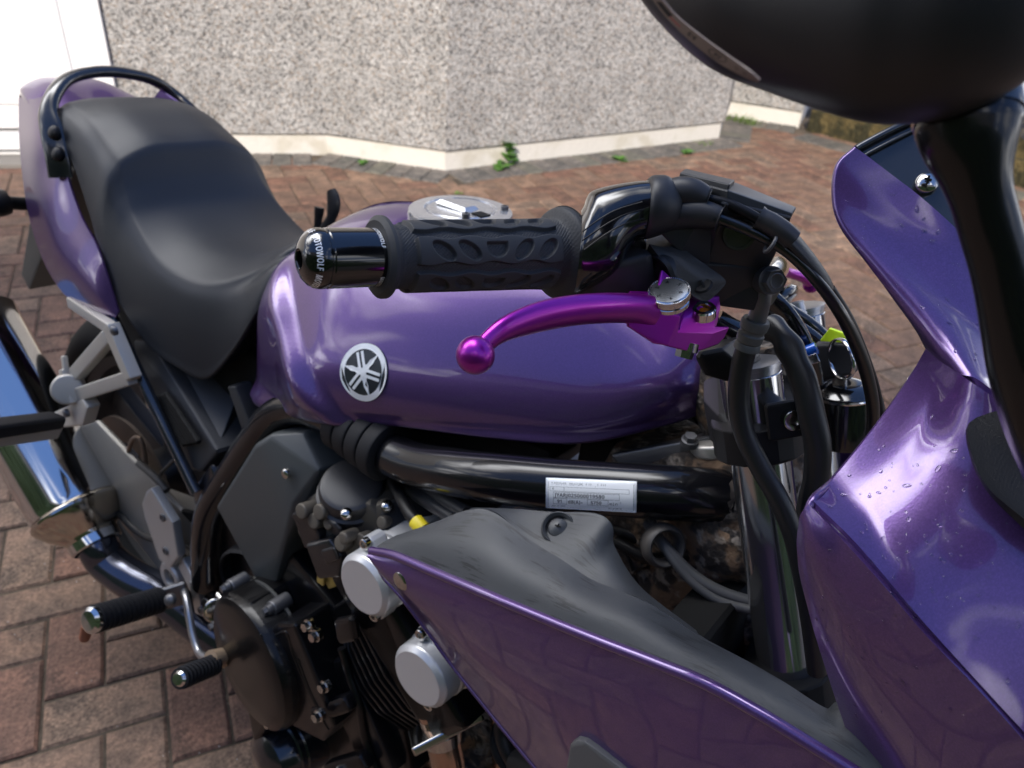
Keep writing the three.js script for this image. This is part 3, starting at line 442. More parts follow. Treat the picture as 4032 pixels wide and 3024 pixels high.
// tail bodywork
{
  const R = [[[.3046,.6911,.146],[.3016,.6825,.149],[.2893,.6739,.149]], [[.2746,.7445,.144],[.2692,.7025,.156],[.2393,.6677,.152]], [[.2445,.7702,.139],[.2177,.7191,.156],[.1641,.6672,.15]], [[.2,.7904,.132],[.1556,.7393,.149],[.0956,.6874,.143]], [[.1523,.828,.122],[.112,.7798,.139],[.0345,.731,.131]], [[.1248,.8657,.112],[.0733,.8157,.127],[-.0041,.7808,.118]], [[.0955,.9034,.1],[.0479,.8685,.112],[-.0392,.8428,.101]], [[.0469,.9288,.078],[-.0006,.9073,.086],[-.0877,.8931,.074]]];
  const side = skin(patch(R, 60, 24), 0.003, 1);
  const deck = skin(patch([[0.06, 0.10, 0.88, 0.886], [0, 0.095, 0.897, 0.908], [-0.05, 0.085, 0.906, 0.922], [-0.1, 0.07, 0.908, 0.922], [-0.14, 0.055, 0.895, 0.905], [-0.155, 0.05, 0.865, 0.87]].map(([x, w, ye, yc]) => [[x, ye - 0.012, w], [x, ye, w * 0.93], [x, yc, w * 0.5], [x, yc, 0], [x, yc, -w * 0.5], [x, ye, -w * 0.93], [x, ye - 0.012, -w]]), 40, 40), 0.003, 1);
  const tail = part('tail_panel', boxuv(join([side, mirrorZ(side), deck])), M.paint, bike);
  part('tail_light', hull([[-0.15, 0.88, 0.045], [-0.15, 0.88, -0.045], [-0.165, 0.84, 0.04], [-0.165, 0.84, -0.04], [-0.12, 0.83, 0.05], [-0.12, 0.83, -0.05]], 0.005), phy([0.35, 0.01, 0.01], 0.15, 0, { clearcoat: 1 }), tail);
  const rail = part('grab_rail', sweep([[.1376,.8288,.128],[.1291,.858,.1255],[.1121,.8855,.121],[.0898,.9069,.113],[.0716,.9282,.094],[.0485,.9456,.06],[.0404,.9539,.015],[.0446,.9534,-.025],[.0427,.9434,-.07],[.0447,.9235,-.102],[.0837,.8924,-.122],[.1202,.8442,-.13]], (t) => { const k = smooth(0.14, 0.36, t); return [mix(0.0175, 0.0125, k), mix(0.005, 0.0085, k)]; }, 90, 16, 1, [0.78, 0.14, -0.61]), phy([0.008, 0.009, 0.012], 0.25, 0, { clearcoat: 0.7, clearcoatRoughness: 0.1 }), bike);
  const nrm = unit([0.05, 0.45, 0.9]);
  for (const q of [[.1241,.8881,.125],[.1365,.8623,.129]]) part('bolt', domeBolt(q, nrm, 0.0095, 0.0045), M.satin, rail);
  // rear mudguard, indicator
  part('rear_mudguard', hull([[-0.08, 0.84, 0.045], [-0.08, 0.84, -0.045], [-0.24, 0.55, 0.05], [-0.24, 0.55, -0.05], [-0.22, 0.53, 0.05], [-0.22, 0.53, -0.05], [0, 0.8, 0.045], [0, 0.8, -0.045]], 0.004), std([0.09, 0.085, 0.075], 0.6), bike);
  const ind = part('rear_indicator', sweep([[-.1,.7235,.061],[-.1,.7249,.0881],[-.1,.7287,.1086]], 0.011, 12, 14), M.satin, bike);
  part('indicator_lamp', loft([[.9, 0], [1, 0.3], [0.85, 0.8], [0.3, 1]].map(([s, t]) => ringPts(add([-.1,.7308,.1138], [-.1,.7308,.1138], 0).map((v, i) => v + [0, 0, 0.05][i] * t), [0.03 * s, 0, 0], [0, 0.022 * s, 0], 10)), 24, 10), M.satin, ind);
}

// ---------------------------------------------------------------- fairing, screen, mirror, side scoop
{
  const U = [[[1.1582,1.0943,.138],[1.1776,1.0856,.136],[1.1997,1.0757,.134],[1.2286,1.0589,.13],[1.2758,1.0277,.122]], [[1.1536,1.0847,.1435],[1.1742,1.0745,.143],[1.2016,1.0606,.141],[1.2336,1.0453,.138],[1.2796,1.02,.13]], [[1.1579,1.0696,.149],[1.1776,1.0593,.15],[1.2058,1.046,.15],[1.2403,1.0322,.149],[1.2856,1.0101,.141]], [[1.1671,1.0569,.154],[1.1859,1.0481,.157],[1.2124,1.0373,.159],[1.2449,1.0239,.158],[1.2898,1.0024,.151]], [[1.1922,1.0405,.1615],[1.2065,1.0345,.166],[1.2255,1.0281,.169],[1.2528,1.017,.17],[1.2948,.9947,.163]], [[1.2247,1.0197,.17],[1.2309,1.018,.175],[1.2428,1.015,.183],[1.2619,1.0091,.191],[1.299,.9916,.185]], [[1.2369,1.0075,.168],[1.2417,1.0083,.176],[1.2522,1.0084,.189],[1.2671,1.006,.201],[1.3006,.9923,.2]]];
  const W1 = [U[6], [[1.2354,.993,.173],[1.2489,.9934,.188],[1.2691,.9919,.207],[1.3055,.9805,.21]], [[1.2327,.9756,.187],[1.2504,.9747,.203],[1.2749,.9708,.22],[1.3143,.9632,.225]], [[1.2284,.956,.206],[1.2498,.9555,.222],[1.2781,.9528,.237],[1.3242,.9442,.243]], [[1.2235,.9395,.229],[1.247,.9383,.2425],[1.2807,.9336,.2555],[1.3369,.9191,.262]], [[1.2206,.9347,.2525],[1.2489,.9294,.264],[1.2897,.9135,.2745],[1.3526,.8859,.282]]];
  const L = [[[1.2206,.9347,.2525],[1.2198,.9309,.254],[1.2202,.9234,.253]], [[1.2347,.9324,.2585],[1.2307,.9201,.26],[1.2256,.9039,.252]], [[1.2489,.9294,.264],[1.245,.9033,.2605],[1.2404,.8708,.246]], [[1.2685,.923,.27],[1.2657,.8821,.26],[1.2614,.8328,.239]], [[1.2897,.9135,.2745],[1.2917,.8537,.257],[1.2959,.7747,.228]], [[1.3177,.9028,.279],[1.3262,.8205,.256],[1.3363,.7091,.218]], [[1.3526,.8859,.282],[1.3687,.7943,.256],[1.3848,.6603,.21]]];
  const up = skin(patch(U, 60, 44), 0.003, 1), lo = skin(patch(W1.map((r) => (r.length === 5 ? [r[0], r[2], r[3], r[4]] : r)), 60, 44), 0.003, 1), bl = skin(patch(L, 40, 60), 0.003, -1);
  const lip = sweep([...U.map((r) => r[0]), ...W1.slice(1).map((r) => r[0]), ...L.slice(1, 6).map((r) => r[2])], 0.0026, 140, 10);
  const fair = part('front_fairing', boxuv(join([up, lo, bl, lip])), M.paint, bike);
  part('left_fairing', mirrorZ(boxuv(join([lo, bl]))), M.paint, bike);
  // dark trim beside the screen, with its screw
  const trimM = phy([0.02, 0.022, 0.026], 0.22, 0, { clearcoat: 0.6, clearcoatRoughness: 0.1 });
  const trim = part('screen_trim', [plate([[1.1578,1.095,.1375],[1.1763,1.1132,.116],[1.1893,1.1224,.104],[1.2307,1.0827,.119],[1.2306,1.0577,.1305],[1.1996,1.0763,.1348],[1.1775,1.0864,.1365]], 0.003, 0.0008), sweep([[1.1583,1.0952,.1395],[1.167,1.1043,.13],[1.1769,1.1134,.119],[1.1895,1.1232,.107]], 0.0022, 20, 8), sweep([[1.1637,1.0927,.139],[1.1728,1.1019,.129],[1.1824,1.1109,.118],[1.1934,1.1194,.107]], 0.0011, 20, 8)], trimM, fair);
  const sc = [1.1988,1.0849,.1315], sn = unit(sub(EYE, sc));
  part('screw', [domeBolt(sc, unit([0.1, 0.55, 0.82]), 0.0062, 0.003)], M.steel, fair);
  part('screw_cross', [hull([[1.1978,1.0878,.1355],[1.201,1.0876,.1355],[1.2009,1.0868,.1355],[1.1978,1.0871,.1355]], 0.0004), hull([[1.199,1.0891,.1355],[1.1995,1.0893,.1355],[1.1999,1.0853,.1355],[1.1995,1.0852,.1355]], 0.0004)], M.dark, fair);
  const glass = phy([0.93, 0.95, 0.96], 0.05, 0, { transmission: 1, thickness: 0, clearcoat: 0.5, side: THREE.DoubleSide });
  const scr = patch([[1.2, 1.13, 0.11], [1.27, 1.11, 0.11], [1.36, 1.07, 0.1]].map(([x, y, z], i) => [-1, -0.8, -0.4, 0, 0.4, 0.8, 1].map((k) => [x + 0.06 * (1 - k * k), y + 0.06 * (1 - k * k) - i * 0.01, z * k])), 24, 12);
  part('windscreen', skin(scr, 0.0025, 1), glass, bike);
  // satin surround ahead of the purple panel
  const sur = [[[1.266,1.0305,.2155],[1.2739,1.0275,.2165],[1.2846,1.0225,.217],[1.3002,1.0161,.217]], [[1.2741,1.0166,.2165],[1.2824,1.0138,.218],[1.2922,1.0084,.218],[1.3084,1.0008,.218]], [[1.2789,1.0071,.218],[1.2879,1.0029,.22],[1.2989,.9969,.22],[1.3157,.9877,.22]], [[1.2687,.9956,.2245],[1.2823,.9912,.226],[1.3004,.9849,.226],[1.3217,.9784,.226]], [[1.2751,.9838,.2325],[1.2896,.9802,.234],[1.3068,.9753,.234],[1.3258,.9694,.234]], [[1.2875,.9735,.24],[1.3002,.9703,.242],[1.313,.9666,.243],[1.3288,.9632,.243]], [[1.3064,.9664,.2465],[1.3124,.9645,.247],[1.3184,.963,.247],[1.3308,.959,.247]]];
  part('headlamp_surround', skin(patch(sur, 50, 24), 0.004, 1), M.satin, bike);
}
{ // rain drops lying on the fairing
  const f = bike.children.find((m) => m.name === 'front_fairing'), dm = new THREE.Mesh(f.geometry, new THREE.MeshBasicMaterial({ side: THREE.DoubleSide })), drops = []; seed = 515;
  const spots = [[[1.2301,.9369,.24], [1.3356,.8793,.24]], [[1.2294,.9511,.22], [1.291,.9322,.23]], [[1.1784,1.0603,.16], [1.2533,1.0068,.17]], [[1.2309,.9215,.25], [1.2917,.8213,.24]]];
  for (let i = 0; i < 260; i++) { const [a, b] = spots[i % 4], t = rnd(), q = add(add(lerp3(a, b, t), [0.78, 0.14, -0.61], rr(-0.03, 0.04)), [0.3775, -0.882, 0.28], rr(-0.03, 0.03)); const h = hitOn(dm, EYE, sub(q, EYE)); if (!h) continue; const r = 0.0003 + 0.0008 * rnd() ** 2, g = new THREE.SphereGeometry(1, 12, 8); g.scale(r * rr(0.8, 2.2), r, r * 0.42); let n = h.n; if (n[0] * (EYE[0] - h.p[0]) + n[1] * (EYE[1] - h.p[1]) + n[2] * (EYE[2] - h.p[2]) < 0) n = n.map((v) => -v); g.rotateZ(rr(0, 3)); g.applyMatrix4(basis(add(h.p, n, 0.0001), n)); drops.push(g); }
  const w = part('water_drops', drops, phy([1, 1, 1], 0.04, 0, { transmission: 1, thickness: 0.001, ior: 1.33 }), f); w.userData.kind = 'stuff';
}
{ // mirror: rounded shell, its stalk, the lettered rim of the glass
  const axis = [[1368, 20], [1385, 66], [1420, 104], [1470, 150], [1560, 220], [1640, 266], [1740, 301], [1860, 340], [1980, 372], [2060, 378], [2140, 370], [2210, 348], [2290, 300], [2360, 225], [2400, 140], [2415, 40]];
  const C3 = [[1.0954,1.1668,.3201],[1.0996,1.1671,.3212],[1.1063,1.1677,.3203],[1.116,1.1686,.32],[1.1324,1.1702,.3189],[1.1468,1.1714,.3193],[1.1639,1.1728,.3204],[1.1833,1.1742,.3228],[1.201,1.1755,.3249],[1.2118,1.1764,.3253],[1.2223,1.1771,.3272],[1.2309,1.1778,.3278],[1.2402,1.1786,.3278],[1.248,1.1794,.3276],[1.2523,1.1798,.3271],[1.2539,1.1799,.3273]], D3 = [.305, .302, .299, .294, .286, .278, .268, .256, .245, .239, .232, .227, .222, .218, .216, .215];
  const along = unit(sub(C3[15], C3[0])), f0 = unit([-0.497, -0.450, -0.742]);
  let dn = unit(cross(f0, along)); if (dn[1] > 0) dn = dn.map((v) => -v); const dp = unit(cross(along, dn));
  const secs = axis.map(([u, r], i) => { const R = r / 1662 * D3[i] * 0.985; return ringPts(C3[i], dn.map((v) => v * R), dp.map((v) => v * R * 0.72), 16); });
  const mir = part('mirror', boxuv(loft(secs, 64, 70)), std([0.012, 0.011, 0.012], 0.46, 0, { bumpMap: rep(tGrain, 8), bumpScale: 0.00004 }), bike);
  const cv = document.createElement('canvas'); cv.width = 1024; cv.height = 96; const cx = cv.getContext('2d'); cx.fillStyle = '#75655b'; cx.fillRect(0, 0, 1024, 96);
  cx.fillStyle = '#0b090b'; cx.strokeStyle = '#0b090b'; cx.lineWidth = 6; cx.font = 'italic bold 58px sans-serif'; cx.fillText('E4', 330, 68); cx.beginPath(); cx.ellipse(560, 48, 62, 34, 0, 0, 7); cx.stroke(); cx.font = 'bold 44px sans-serif'; cx.fillText('K5', 532, 64); cx.font = 'italic 40px sans-serif'; cx.fillText('0l ƨƨ00', 700, 62); cx.fillStyle = '#0b090b'; cx.fillRect(60, 22, 130, 50); cx.fillStyle = '#a0202c'; cx.fillRect(190, 34, 90, 10);
  const ct = new THREE.CanvasTexture(cv); ct.colorSpace = THREE.SRGBColorSpace;
  const strip = skin(patch([[[1.1301,1.1529,.3632],[1.1355,1.1527,.3651]], [[1.1396,1.1463,.3636],[1.1437,1.1475,.3655]], [[1.1511,1.1405,.3648],[1.1553,1.1427,.3674]], [[1.1631,1.1359,.3662],[1.1668,1.1385,.369]], [[1.1726,1.1337,.368],[1.1751,1.1358,.3711]], [[1.1779,1.133,.3689],[1.1793,1.1339,.3715]]], 2 + 28, 50), 0.0008, 1);
  { const uv = strip.attributes.uv; for (let i = 0; i < uv.count; i++) { const a = uv.getX(i), b = uv.getY(i); uv.setXY(i, b, 1 - a); } }
  part('glass_rim', strip, std([1, 1, 1], 0.5, 0, { map: ct }), mir);
  const stalk = part('mirror_stalk', sweep([[1.2235,1.1493,.311],[1.2312,1.1339,.3206],[1.2354,1.1253,.3243],[1.2416,1.1149,.3251],[1.2501,1.1014,.3222],[1.2592,1.0873,.318],[1.2684,1.0726,.3139],[1.2789,1.0558,.309],[1.2914,1.0377,.3009],[1.3056,1.0189,.292]], (t) => { const r = t < 0.2 ? 0.0156 : mix(0.0154, 0.0094, smooth(0.17, 0.40, t)) + 0.006 * smooth(0.5, 1, t); return [r, r]; }, 70, 28), phy([0.005, 0.005, 0.0055], 0.25, 0, { specularIntensity: 0.6, clearcoat: 0.3, clearcoatRoughness: 0.08 }), mir);
  part('collar', sweep([[1.2287,1.1385,.3181],[1.2314,1.1332,.3208],[1.2329,1.1303,.3223]], (t) => 0.0162 + 0.0002 * Math.sin(t * 3.1), 12, 28), M.gloss, mir);
}
{ // scoop at the side below the tank: purple panel with rolled rim, grey inner duct
  const rim = [[.8809,.6768,.222],[.9098,.6911,.224],[.9567,.7062,.228],[1.0243,.7275,.234],[1.0777,.7435,.2375],[1.1251,.7585,.241],[1.1669,.772,.2435],[1.1986,.7816,.2455],[1.235,.7871,.248],[1.2633,.7888,.249],[1.2873,.7899,.25],[1.3126,.7905,.251]];
  const low = [[.8809,.6724,.22],[.8943,.6543,.2195],[.9167,.6416,.2165],[.9485,.617,.211],[.979,.5939,.207],[1.0143,.5734,.204],[1.0482,.5559,.202],[1.0811,.5398,.2],[1.1344,.5175,.198],[1.1906,.514,.197],[1.2461,.5279,.196],[1.2882,.5436,.196]];
  const rows = rim.map((p, i) => { const q = low[i]; return [p, add(lerp3(p, q, 0.33), [0, 0, 0.006]), add(lerp3(p, q, 0.67), [0, 0, 0.007]), q]; });
  const g = skin(patch(rows, 44, 80), 0.003, 1);
  const lip = sweep(rim, 0.0042, 120, 12);
  const scoop = part('side_scoop', boxuv(join([g, lip, sweep(low.slice(0, 9), 0.0018, 60, 8)])), M.paint, bike);
  part('left_scoop', mirrorZ(boxuv(g)), M.paint, bike);
  part('fastener', turned([.9244,.6749,.2265], unit([-0.1, 0.1, 1]), [[0, 0.0045], [0.006, 0.0043], [0.0085, 0.0032], [0.0105, 0.001], [0.011, -0.002], [0, -0.002]], 24), M.steel, scoop);
  part('lower_vent', slab([[1.121,.6372,.231],[1.1245,.6452,.231],[1.1304,.6495,.231],[1.1395,.65,.231],[1.1626,.6496,.231],[1.2002,.6459,.231],[1.1935,.6119,.231],[1.1244,.5917,.231]], [0, 0, -0.012], 0.003), std([0.1, 0.1, 0.1], 0.5), scoop);
  const wet = tex(512, 512, (() => { const f = tile((x, y) => fbm(x * 40, y * 9, 4.4, 5)), h = tile((x, y) => fbm(x * 4, y * 4, 9.4, 4)); return (x, y) => { const s = smooth(0.03, 0.1, f(x, y)) * smooth(-0.06, 0.1, h(x, y)); const v = mix(0.98, 0.62, s); return [v, v, v]; }; })(), true);
  const duct = std([0.05, 0.054, 0.058], 0.44, 0, { map: wet, bumpMap: rep(tGrain, 3), bumpScale: 0.0001 });
  const D = [[[.8827,.676,.2185],[.8874,.6828,.212],[.8951,.6906,.205]], [[.9245,.696,.222],[.9275,.7117,.2125],[.9293,.7213,.198]], [[.9631,.7074,.2265],[.9674,.7336,.212],[.9584,.747,.186]], [[.9978,.718,.2295],[.9974,.7441,.2135],[.9822,.7552,.182]], [[1.0278,.7275,.2325],[1.0317,.7501,.219],[1.0243,.757,.19]], [[1.0598,.7371,.235],[1.0642,.7573,.2225],[1.0586,.762,.196]], [[1.0902,.7475,.2375],[1.0949,.764,.2265],[1.0905,.7646,.201]], [[1.1278,.759,.2395],[1.1345,.7744,.2285],[1.1342,.7752,.205]], [[1.1669,.7716,.242],[1.175,.7818,.231],[1.1777,.7763,.208]], [[1.1987,.7812,.244],[1.2071,.7882,.233],[1.2126,.7812,.211]], [[1.235,.787,.2465],[1.2382,.7924,.236],[1.2379,.7845,.214]], [[1.2633,.7887,.2475],[1.2656,.7944,.238],[1.266,.7858,.216]], [[1.2874,.79,.2485],[1.2861,.7982,.239],[1.2729,.8015,.219]], [[1.3127,.791,.25],[1.3134,.7915,.24],[1.2968,.794,.222]]];
  const E = [[[.9584,.747,.186],[.9574,.745,.182],[.9569,.7432,.178]], [[.9822,.7552,.182],[.9842,.7548,.175],[.9864,.754,.168]], [[1.0243,.757,.19],[1.0228,.7628,.176],[1.0228,.7703,.163]], [[1.0586,.762,.196],[1.0652,.7775,.178],[1.07,.7889,.158]], [[1.0905,.7646,.201],[1.0881,.7715,.185],[1.0833,.7744,.165]], [[1.1342,.7752,.205],[1.1281,.7694,.195],[1.1171,.7637,.18]], [[1.1777,.7763,.208],[1.1753,.7726,.203],[1.1726,.7697,.198]]];
  const scaleUV = (g, a, b) => { const uv = g.attributes.uv; for (let i = 0; i < uv.count; i++) uv.setXY(i, uv.getX(i) * a, uv.getY(i) * b); return g; };
  const dg = scaleUV(skin(patch(D, 30, 130), 0.003, 1), 0.8, 2.2), eg = scaleUV(skin(patch(E, 20, 60), 0.003, 1), 0.5, 0.9);
  const dm = part('inner_duct', [dg, eg, sweep([...D.slice(0, 3).map((r) => r[2]), ...E.slice(1).map((r) => r[2]), ...D.slice(9).map((r) => r[2])], 0.0017, 120, 8)], duct, bike);
  const s = [1.0402,.7728,.1765], n = unit([0.1, 0.75, 0.6]);
  part('screw', [turned(add(s, n, 0.001), n, [[0, 0.0035], [0.004, 0.003], [0.0075, 0.001], [0.0085, -0.002], [0, -0.002]], 20), turned(add(s, n, -0.001), n, [[0.0105, 0.0015], [0.0125, 0.0035], [0.0142, 0.001], [0.0142, -0.003], [0.0105, -0.003]], 28)], std([0.05, 0.053, 0.056], 0.4), dm);
  part('screw_cross', [bar(add([1.0379,.7729,.1765], n, 0.0045), add([1.0427,.7739,.1765], n, 0.0045), 0.0012, 0.001, n, 0.0002), bar(add([1.041,.7756,.1765], n, 0.0045), add([1.0393,.7704,.1765], n, 0.0045), 0.0012, 0.001, n, 0.0002)], M.dark, dm);
  part('left_duct', mirrorZ(dg), duct, bike);
}

// ---------------------------------------------------------------- frame, wheels, exhaust, engine
{
  const main = [[1.129,.7974,.06],[1.0883,.7931,.09],[1.0455,.7821,.108],[.9955,.7666,.122],[.9452,.7508,.132],[.8981,.7337,.134],[.8458,.7145,.131],[.8021,.7048,.127]];
  const mainG = sweep(main, (t) => 0.0232, 110, 32);
  const rear = [[.8078,.7061,.126],[.7649,.7047,.125],[.727,.7027,.124],[.6941,.6997,.122],[.6623,.6931,.122],[.6305,.6777,.123],[.6054,.6542,.125],[.5801,.6157,.128],[.5554,.5734,.132],[.5318,.5292,.138],[.512,.4899,.144],[.4985,.4469,.148],[.4912,.4022,.148],[.4857,.3295,.146]];
  const frame = part('frame', [mainG, sweep(rear, (t) => (t < 0.12 ? 0.0215 : mix(0.02, 0.0225, smooth(0.3, 0.8, t))), 90, 26), mirrorZ(mainG), mirrorZ(sweep(rear, 0.0185, 60, 16))], M.frame, bike);
  // rubber sleeve over the tube
  const sl0 = [.7237,.7043,.1245], sl1 = [.8061,.7062,.127];
  const sd = unit(sub(sl1, sl0)), sp = []; const SL = Math.hypot(...sub(sl1, sl0)); for (let i = 0; i <= 4; i++) { const h = SL * (i / 4); }
  const prof = [[0, 0], [0.026, 0]]; const seg = SL / 4; for (let i = 0; i < 4; i++) { const r = 0.0285 + i * 0.0012, h = i * seg; prof.push([r, h + 0.0015], [r + 0.001, h + 0.003], [r + 0.001, h + seg - 0.004], [r, h + seg - 0.0022], [r - 0.0035, h + seg - 0.001]); } prof.push([0.026, SL], [0, SL]);
  part('rubber_sleeve', turned(sl0, sd, prof, 48, 0.7), M.rubber, frame);
  part('strut', sweep([[.294,.6759,.15],[.3978,.5966,.16],[.4959,.5036,.163]], 0.0076, 20, 16), phy([0.02, 0.024, 0.032], 0.25, 0.4, { clearcoat: 0.8 }), frame);
  part('lug', hull([[.4787,.4912,.15],[.515,.5453,.148],[.5277,.5362,.15],[.5027,.4824,.152],[.4795,.4723,.15]], 0.006), M.frame, frame);
  // identification plate wrapped on the tube
  const cv = document.createElement('canvas'); cv.width = 1200; cv.height = 420; const c = cv.getContext('2d'); c.fillStyle = '#f4f6f6'; c.fillRect(0, 0, 1200, 420); c.fillStyle = '#22262a'; c.strokeStyle = '#33383c'; c.lineWidth = 4;
  c.font = '62px monospace'; c.globalAlpha = 0.75; c.fillText('YAMAHA MOTOR CO.,LTD.', 70, 92, 1060); c.globalAlpha = 1; c.fillStyle = '#f4f6f6'; c.fillRect(60, 30, 1080, 26); c.fillRect(60, 76, 330, 9); c.fillRect(520, 84, 620, 8); c.fillStyle = '#22262a';
  c.font = '54px sans-serif'; c.fillText('e', 90, 160); c.lineWidth = 3; c.strokeRect(60, 118, 200, 60); c.strokeRect(260, 118, 850, 60); c.lineWidth = 4; c.strokeRect(110, 192, 880, 76); c.font = 'bold 74px sans-serif'; c.fillText('JYARJ025000019580', 128, 257, 840);
  c.strokeRect(110, 278, 190, 74); c.font = 'bold 66px sans-serif'; c.fillText('91', 165, 340); c.fillText('dB(A)–', 315, 342, 235); c.strokeRect(580, 278, 270, 74); c.fillText('5750', 620, 340); c.font = '60px monospace'; c.fillText('min', 865, 342); c.font = '34px sans-serif'; c.fillText('-1', 985, 312); c.font = '24px monospace'; c.fillText('MADE IN JAPAN', 90, 390); c.fillText('3RT-2118M-00', 850, 392); c.strokeRect(36, 20, 1130, 384); c.fillStyle = '#f4f6f6'; c.fillRect(30, 14, 1142, 96 - 60);
  const ct = new THREE.CanvasTexture(cv); ct.colorSpace = THREE.SRGBColorSpace;
  const tubeMesh = new THREE.Mesh(mainG, new THREE.MeshBasicMaterial({ side: THREE.DoubleSide })), G = [];
  const k0 = [.9947,.7762,.13], k1 = [1.0764,.8159,.13], k2 = [.9997,.7486,.13], k3 = [1.0822,.7904,.13], pos = [], uv = [], idx = [], NU = 24, NV = 10;
  for (const lift of [0.0016, -0.0005]) for (let j = 0; j <= NV; j++) for (let i = 0; i <= NU; i++) { const a = lerp3(lerp3(k0, k1, i / NU), lerp3(k2, k3, i / NU), j / NV), h = hitOn(tubeMesh, EYE, sub(a, EYE)), q = h ? add(h.p, h.n, lift) : a; pos.push(...q); uv.push(i / NU, 1 - j / NV); }
  const S = (NU + 1) * (NV + 1); for (let j = 0; j < NV; j++) for (let i = 0; i < NU; i++) { const a = j * (NU + 1) + i, b = a + NU + 1; idx.push(a, b, a + 1, a + 1, b, b + 1, S + a, S + a + 1, S + b, S + a + 1, S + b + 1, S + b); }
  for (let i = 0; i < NU; i++) for (const a of [i, NV * (NU + 1) + i]) idx.push(a, a + 1, S + a, a + 1, S + a + 1, S + a); for (let j = 0; j < NV; j++) for (const a of [j * (NU + 1), j * (NU + 1) + NU]) idx.push(a, a + NU + 1, S + a, a + NU + 1, S + a + NU + 1, S + a);
  const g = new THREE.BufferGeometry(); g.setAttribute('position', new THREE.Float32BufferAttribute(pos, 3)); g.setAttribute('uv', new THREE.Float32BufferAttribute(uv, 2)); g.setIndex(idx); g.computeVertexNormals();
  part('identification_plate', g, std([1, 1, 1], 0.45, 0, { map: ct }), frame, 'silver white identification plate with printed number');
  // steering head, rusty
  const top = [1.086, 0.905, 0], bot = [1.186, 0.69, 0], ax = unit(sub(top, bot));
  const head = loft([[0.0, 0.045], [0.03, 0.05], [0.09, 0.04], [0.15, 0.042], [0.2, 0.05], [0.237, 0.036]].map(([h, r]) => ringPts(add(bot, ax, h), cross(ax, [0, 0, 1]).map((v) => v * r), [0, 0, r], 14)), 60, 60, (p) => { const n = fbm(p[0] * 42, p[1] * 42, p[2] * 42, 4) * 0.008; return [p[0] + n, p[1] + n * 0.6, p[2] + n]; });
  const gus = hull([[1.02, 0.78, 0.045], [1.14, 0.83, 0.05], [1.15, 0.72, 0.062], [1.09, 0.64, 0.06], [1.0, 0.69, 0.05], [1.02, 0.78, -0.05], [1.15, 0.72, -0.06], [1.0, 0.69, -0.05]], 0.01);
  const rough = (g0, amp, f) => { const k = mergeVertices((() => { const q = g0.clone(); q.deleteAttribute('normal'); q.deleteAttribute('uv'); return q; })(), 1e-5), p = k.attributes.position; for (let i = 0; i < p.count; i++) { const n = fbm(p.getX(i) * f, p.getY(i) * f, p.getZ(i) * f, 3) * amp; p.setXYZ(i, p.getX(i) + n, p.getY(i) + n * 0.7, p.getZ(i) + n); } k.computeVertexNormals(); return k; };
  const lump = (c0, r, s) => { const g1 = new THREE.SphereGeometry(1, 40, 28); g1.scale(...s.map((v) => v * r)); g1.translate(...c0); return rough(g1, r * 0.5, 30); };
  part('steering_head', boxuv(join([head, gus, lump([1.1304,.755,.06], 0.05, [0.9, 1.1, 0.5]), lump([1.1333,.6624,.055], 0.075, [1, 0.8, 0.4]), lump([1.1354,.7899,.055], 0.03, [1, 1.1, 0.9])]), 7), M.rust, frame);
  part('head_bearing_cap', drum([1.1039,.8194,.035], [1.0988,.8311,.035], 0.024, 0.003), std([0.4, 0.38, 0.35], 0.4, 0.6), frame);
  part('tank_bracket', [slab([[1.022,.7838,.06],[1.0747,.8182,.05],[1.0937,.8292,.04],[1.0949,.817,.04],[1.0775,.8076,.05],[1.0329,.7802,.06]], [0, -0.006, -0.03], 0.003), hexBolt([1.0834,.8283,.055], [0, 1, 0.2], 0.006, 0.006)], M.greyMetal, frame);
  part('light_blocker', [hull([[0.98, 0.78, 0.03], [0.98, 0.78, -0.1], [1.1, 0.74, 0.02], [1.1, 0.74, -0.12], [1.12, 0.5, 0.03], [1.12, 0.5, -0.12], [0.98, 0.6, 0.03], [0.98, 0.6, -0.1]], 0.01), hull([[0.6, 0.72, 0.06], [0.6, 0.72, -0.1], [0.95, 0.75, 0.06], [0.95, 0.75, -0.1], [0.62, 0.5, 0.06], [0.62, 0.5, -0.1], [0.85, 0.6, 0.06], [0.85, 0.6, -0.1]], 0.01)], M.dark, frame);  // black filler blocks added inside the bike to stop light in the gaps
  part('radiator', hull([[1.14, 0.72, 0.18], [1.14, 0.72, -0.18], [1.19, 0.42, 0.18], [1.19, 0.42, -0.18], [1.17, 0.73, 0.18], [1.17, 0.73, -0.18], [1.22, 0.43, 0.18], [1.22, 0.43, -0.18]], 0.006), M.dark, frame);
  // cable ring and cables in the gap ahead of the duct
  const rc = [1.1038,.7562,.108]; part('cable_ring', (() => { const t = new THREE.TorusGeometry(0.0155, 0.0036, 12, 36); t.scale(1, 1, 2.4); t.applyMatrix4(basis(rc, unit([0.62, 0.35, 0.5]))); return crease(t, 1); })(), std([0.06, 0.055, 0.05], 0.5), frame);
  part('cable', [sweep([[1.0797,.756,.09],[1.1049,.7548,.106],[1.1357,.7415,.105],[1.1598,.7369,.1],[1.1881,.7368,.09]], 0.0052, 40, 12), sweep([[1.0799,.7601,.088],[1.1085,.7538,.109],[1.1342,.7401,.11],[1.1595,.7327,.106],[1.191,.7349,.096]], 0.004, 40, 12)], std([0.075, 0.075, 0.075], 0.45), frame);
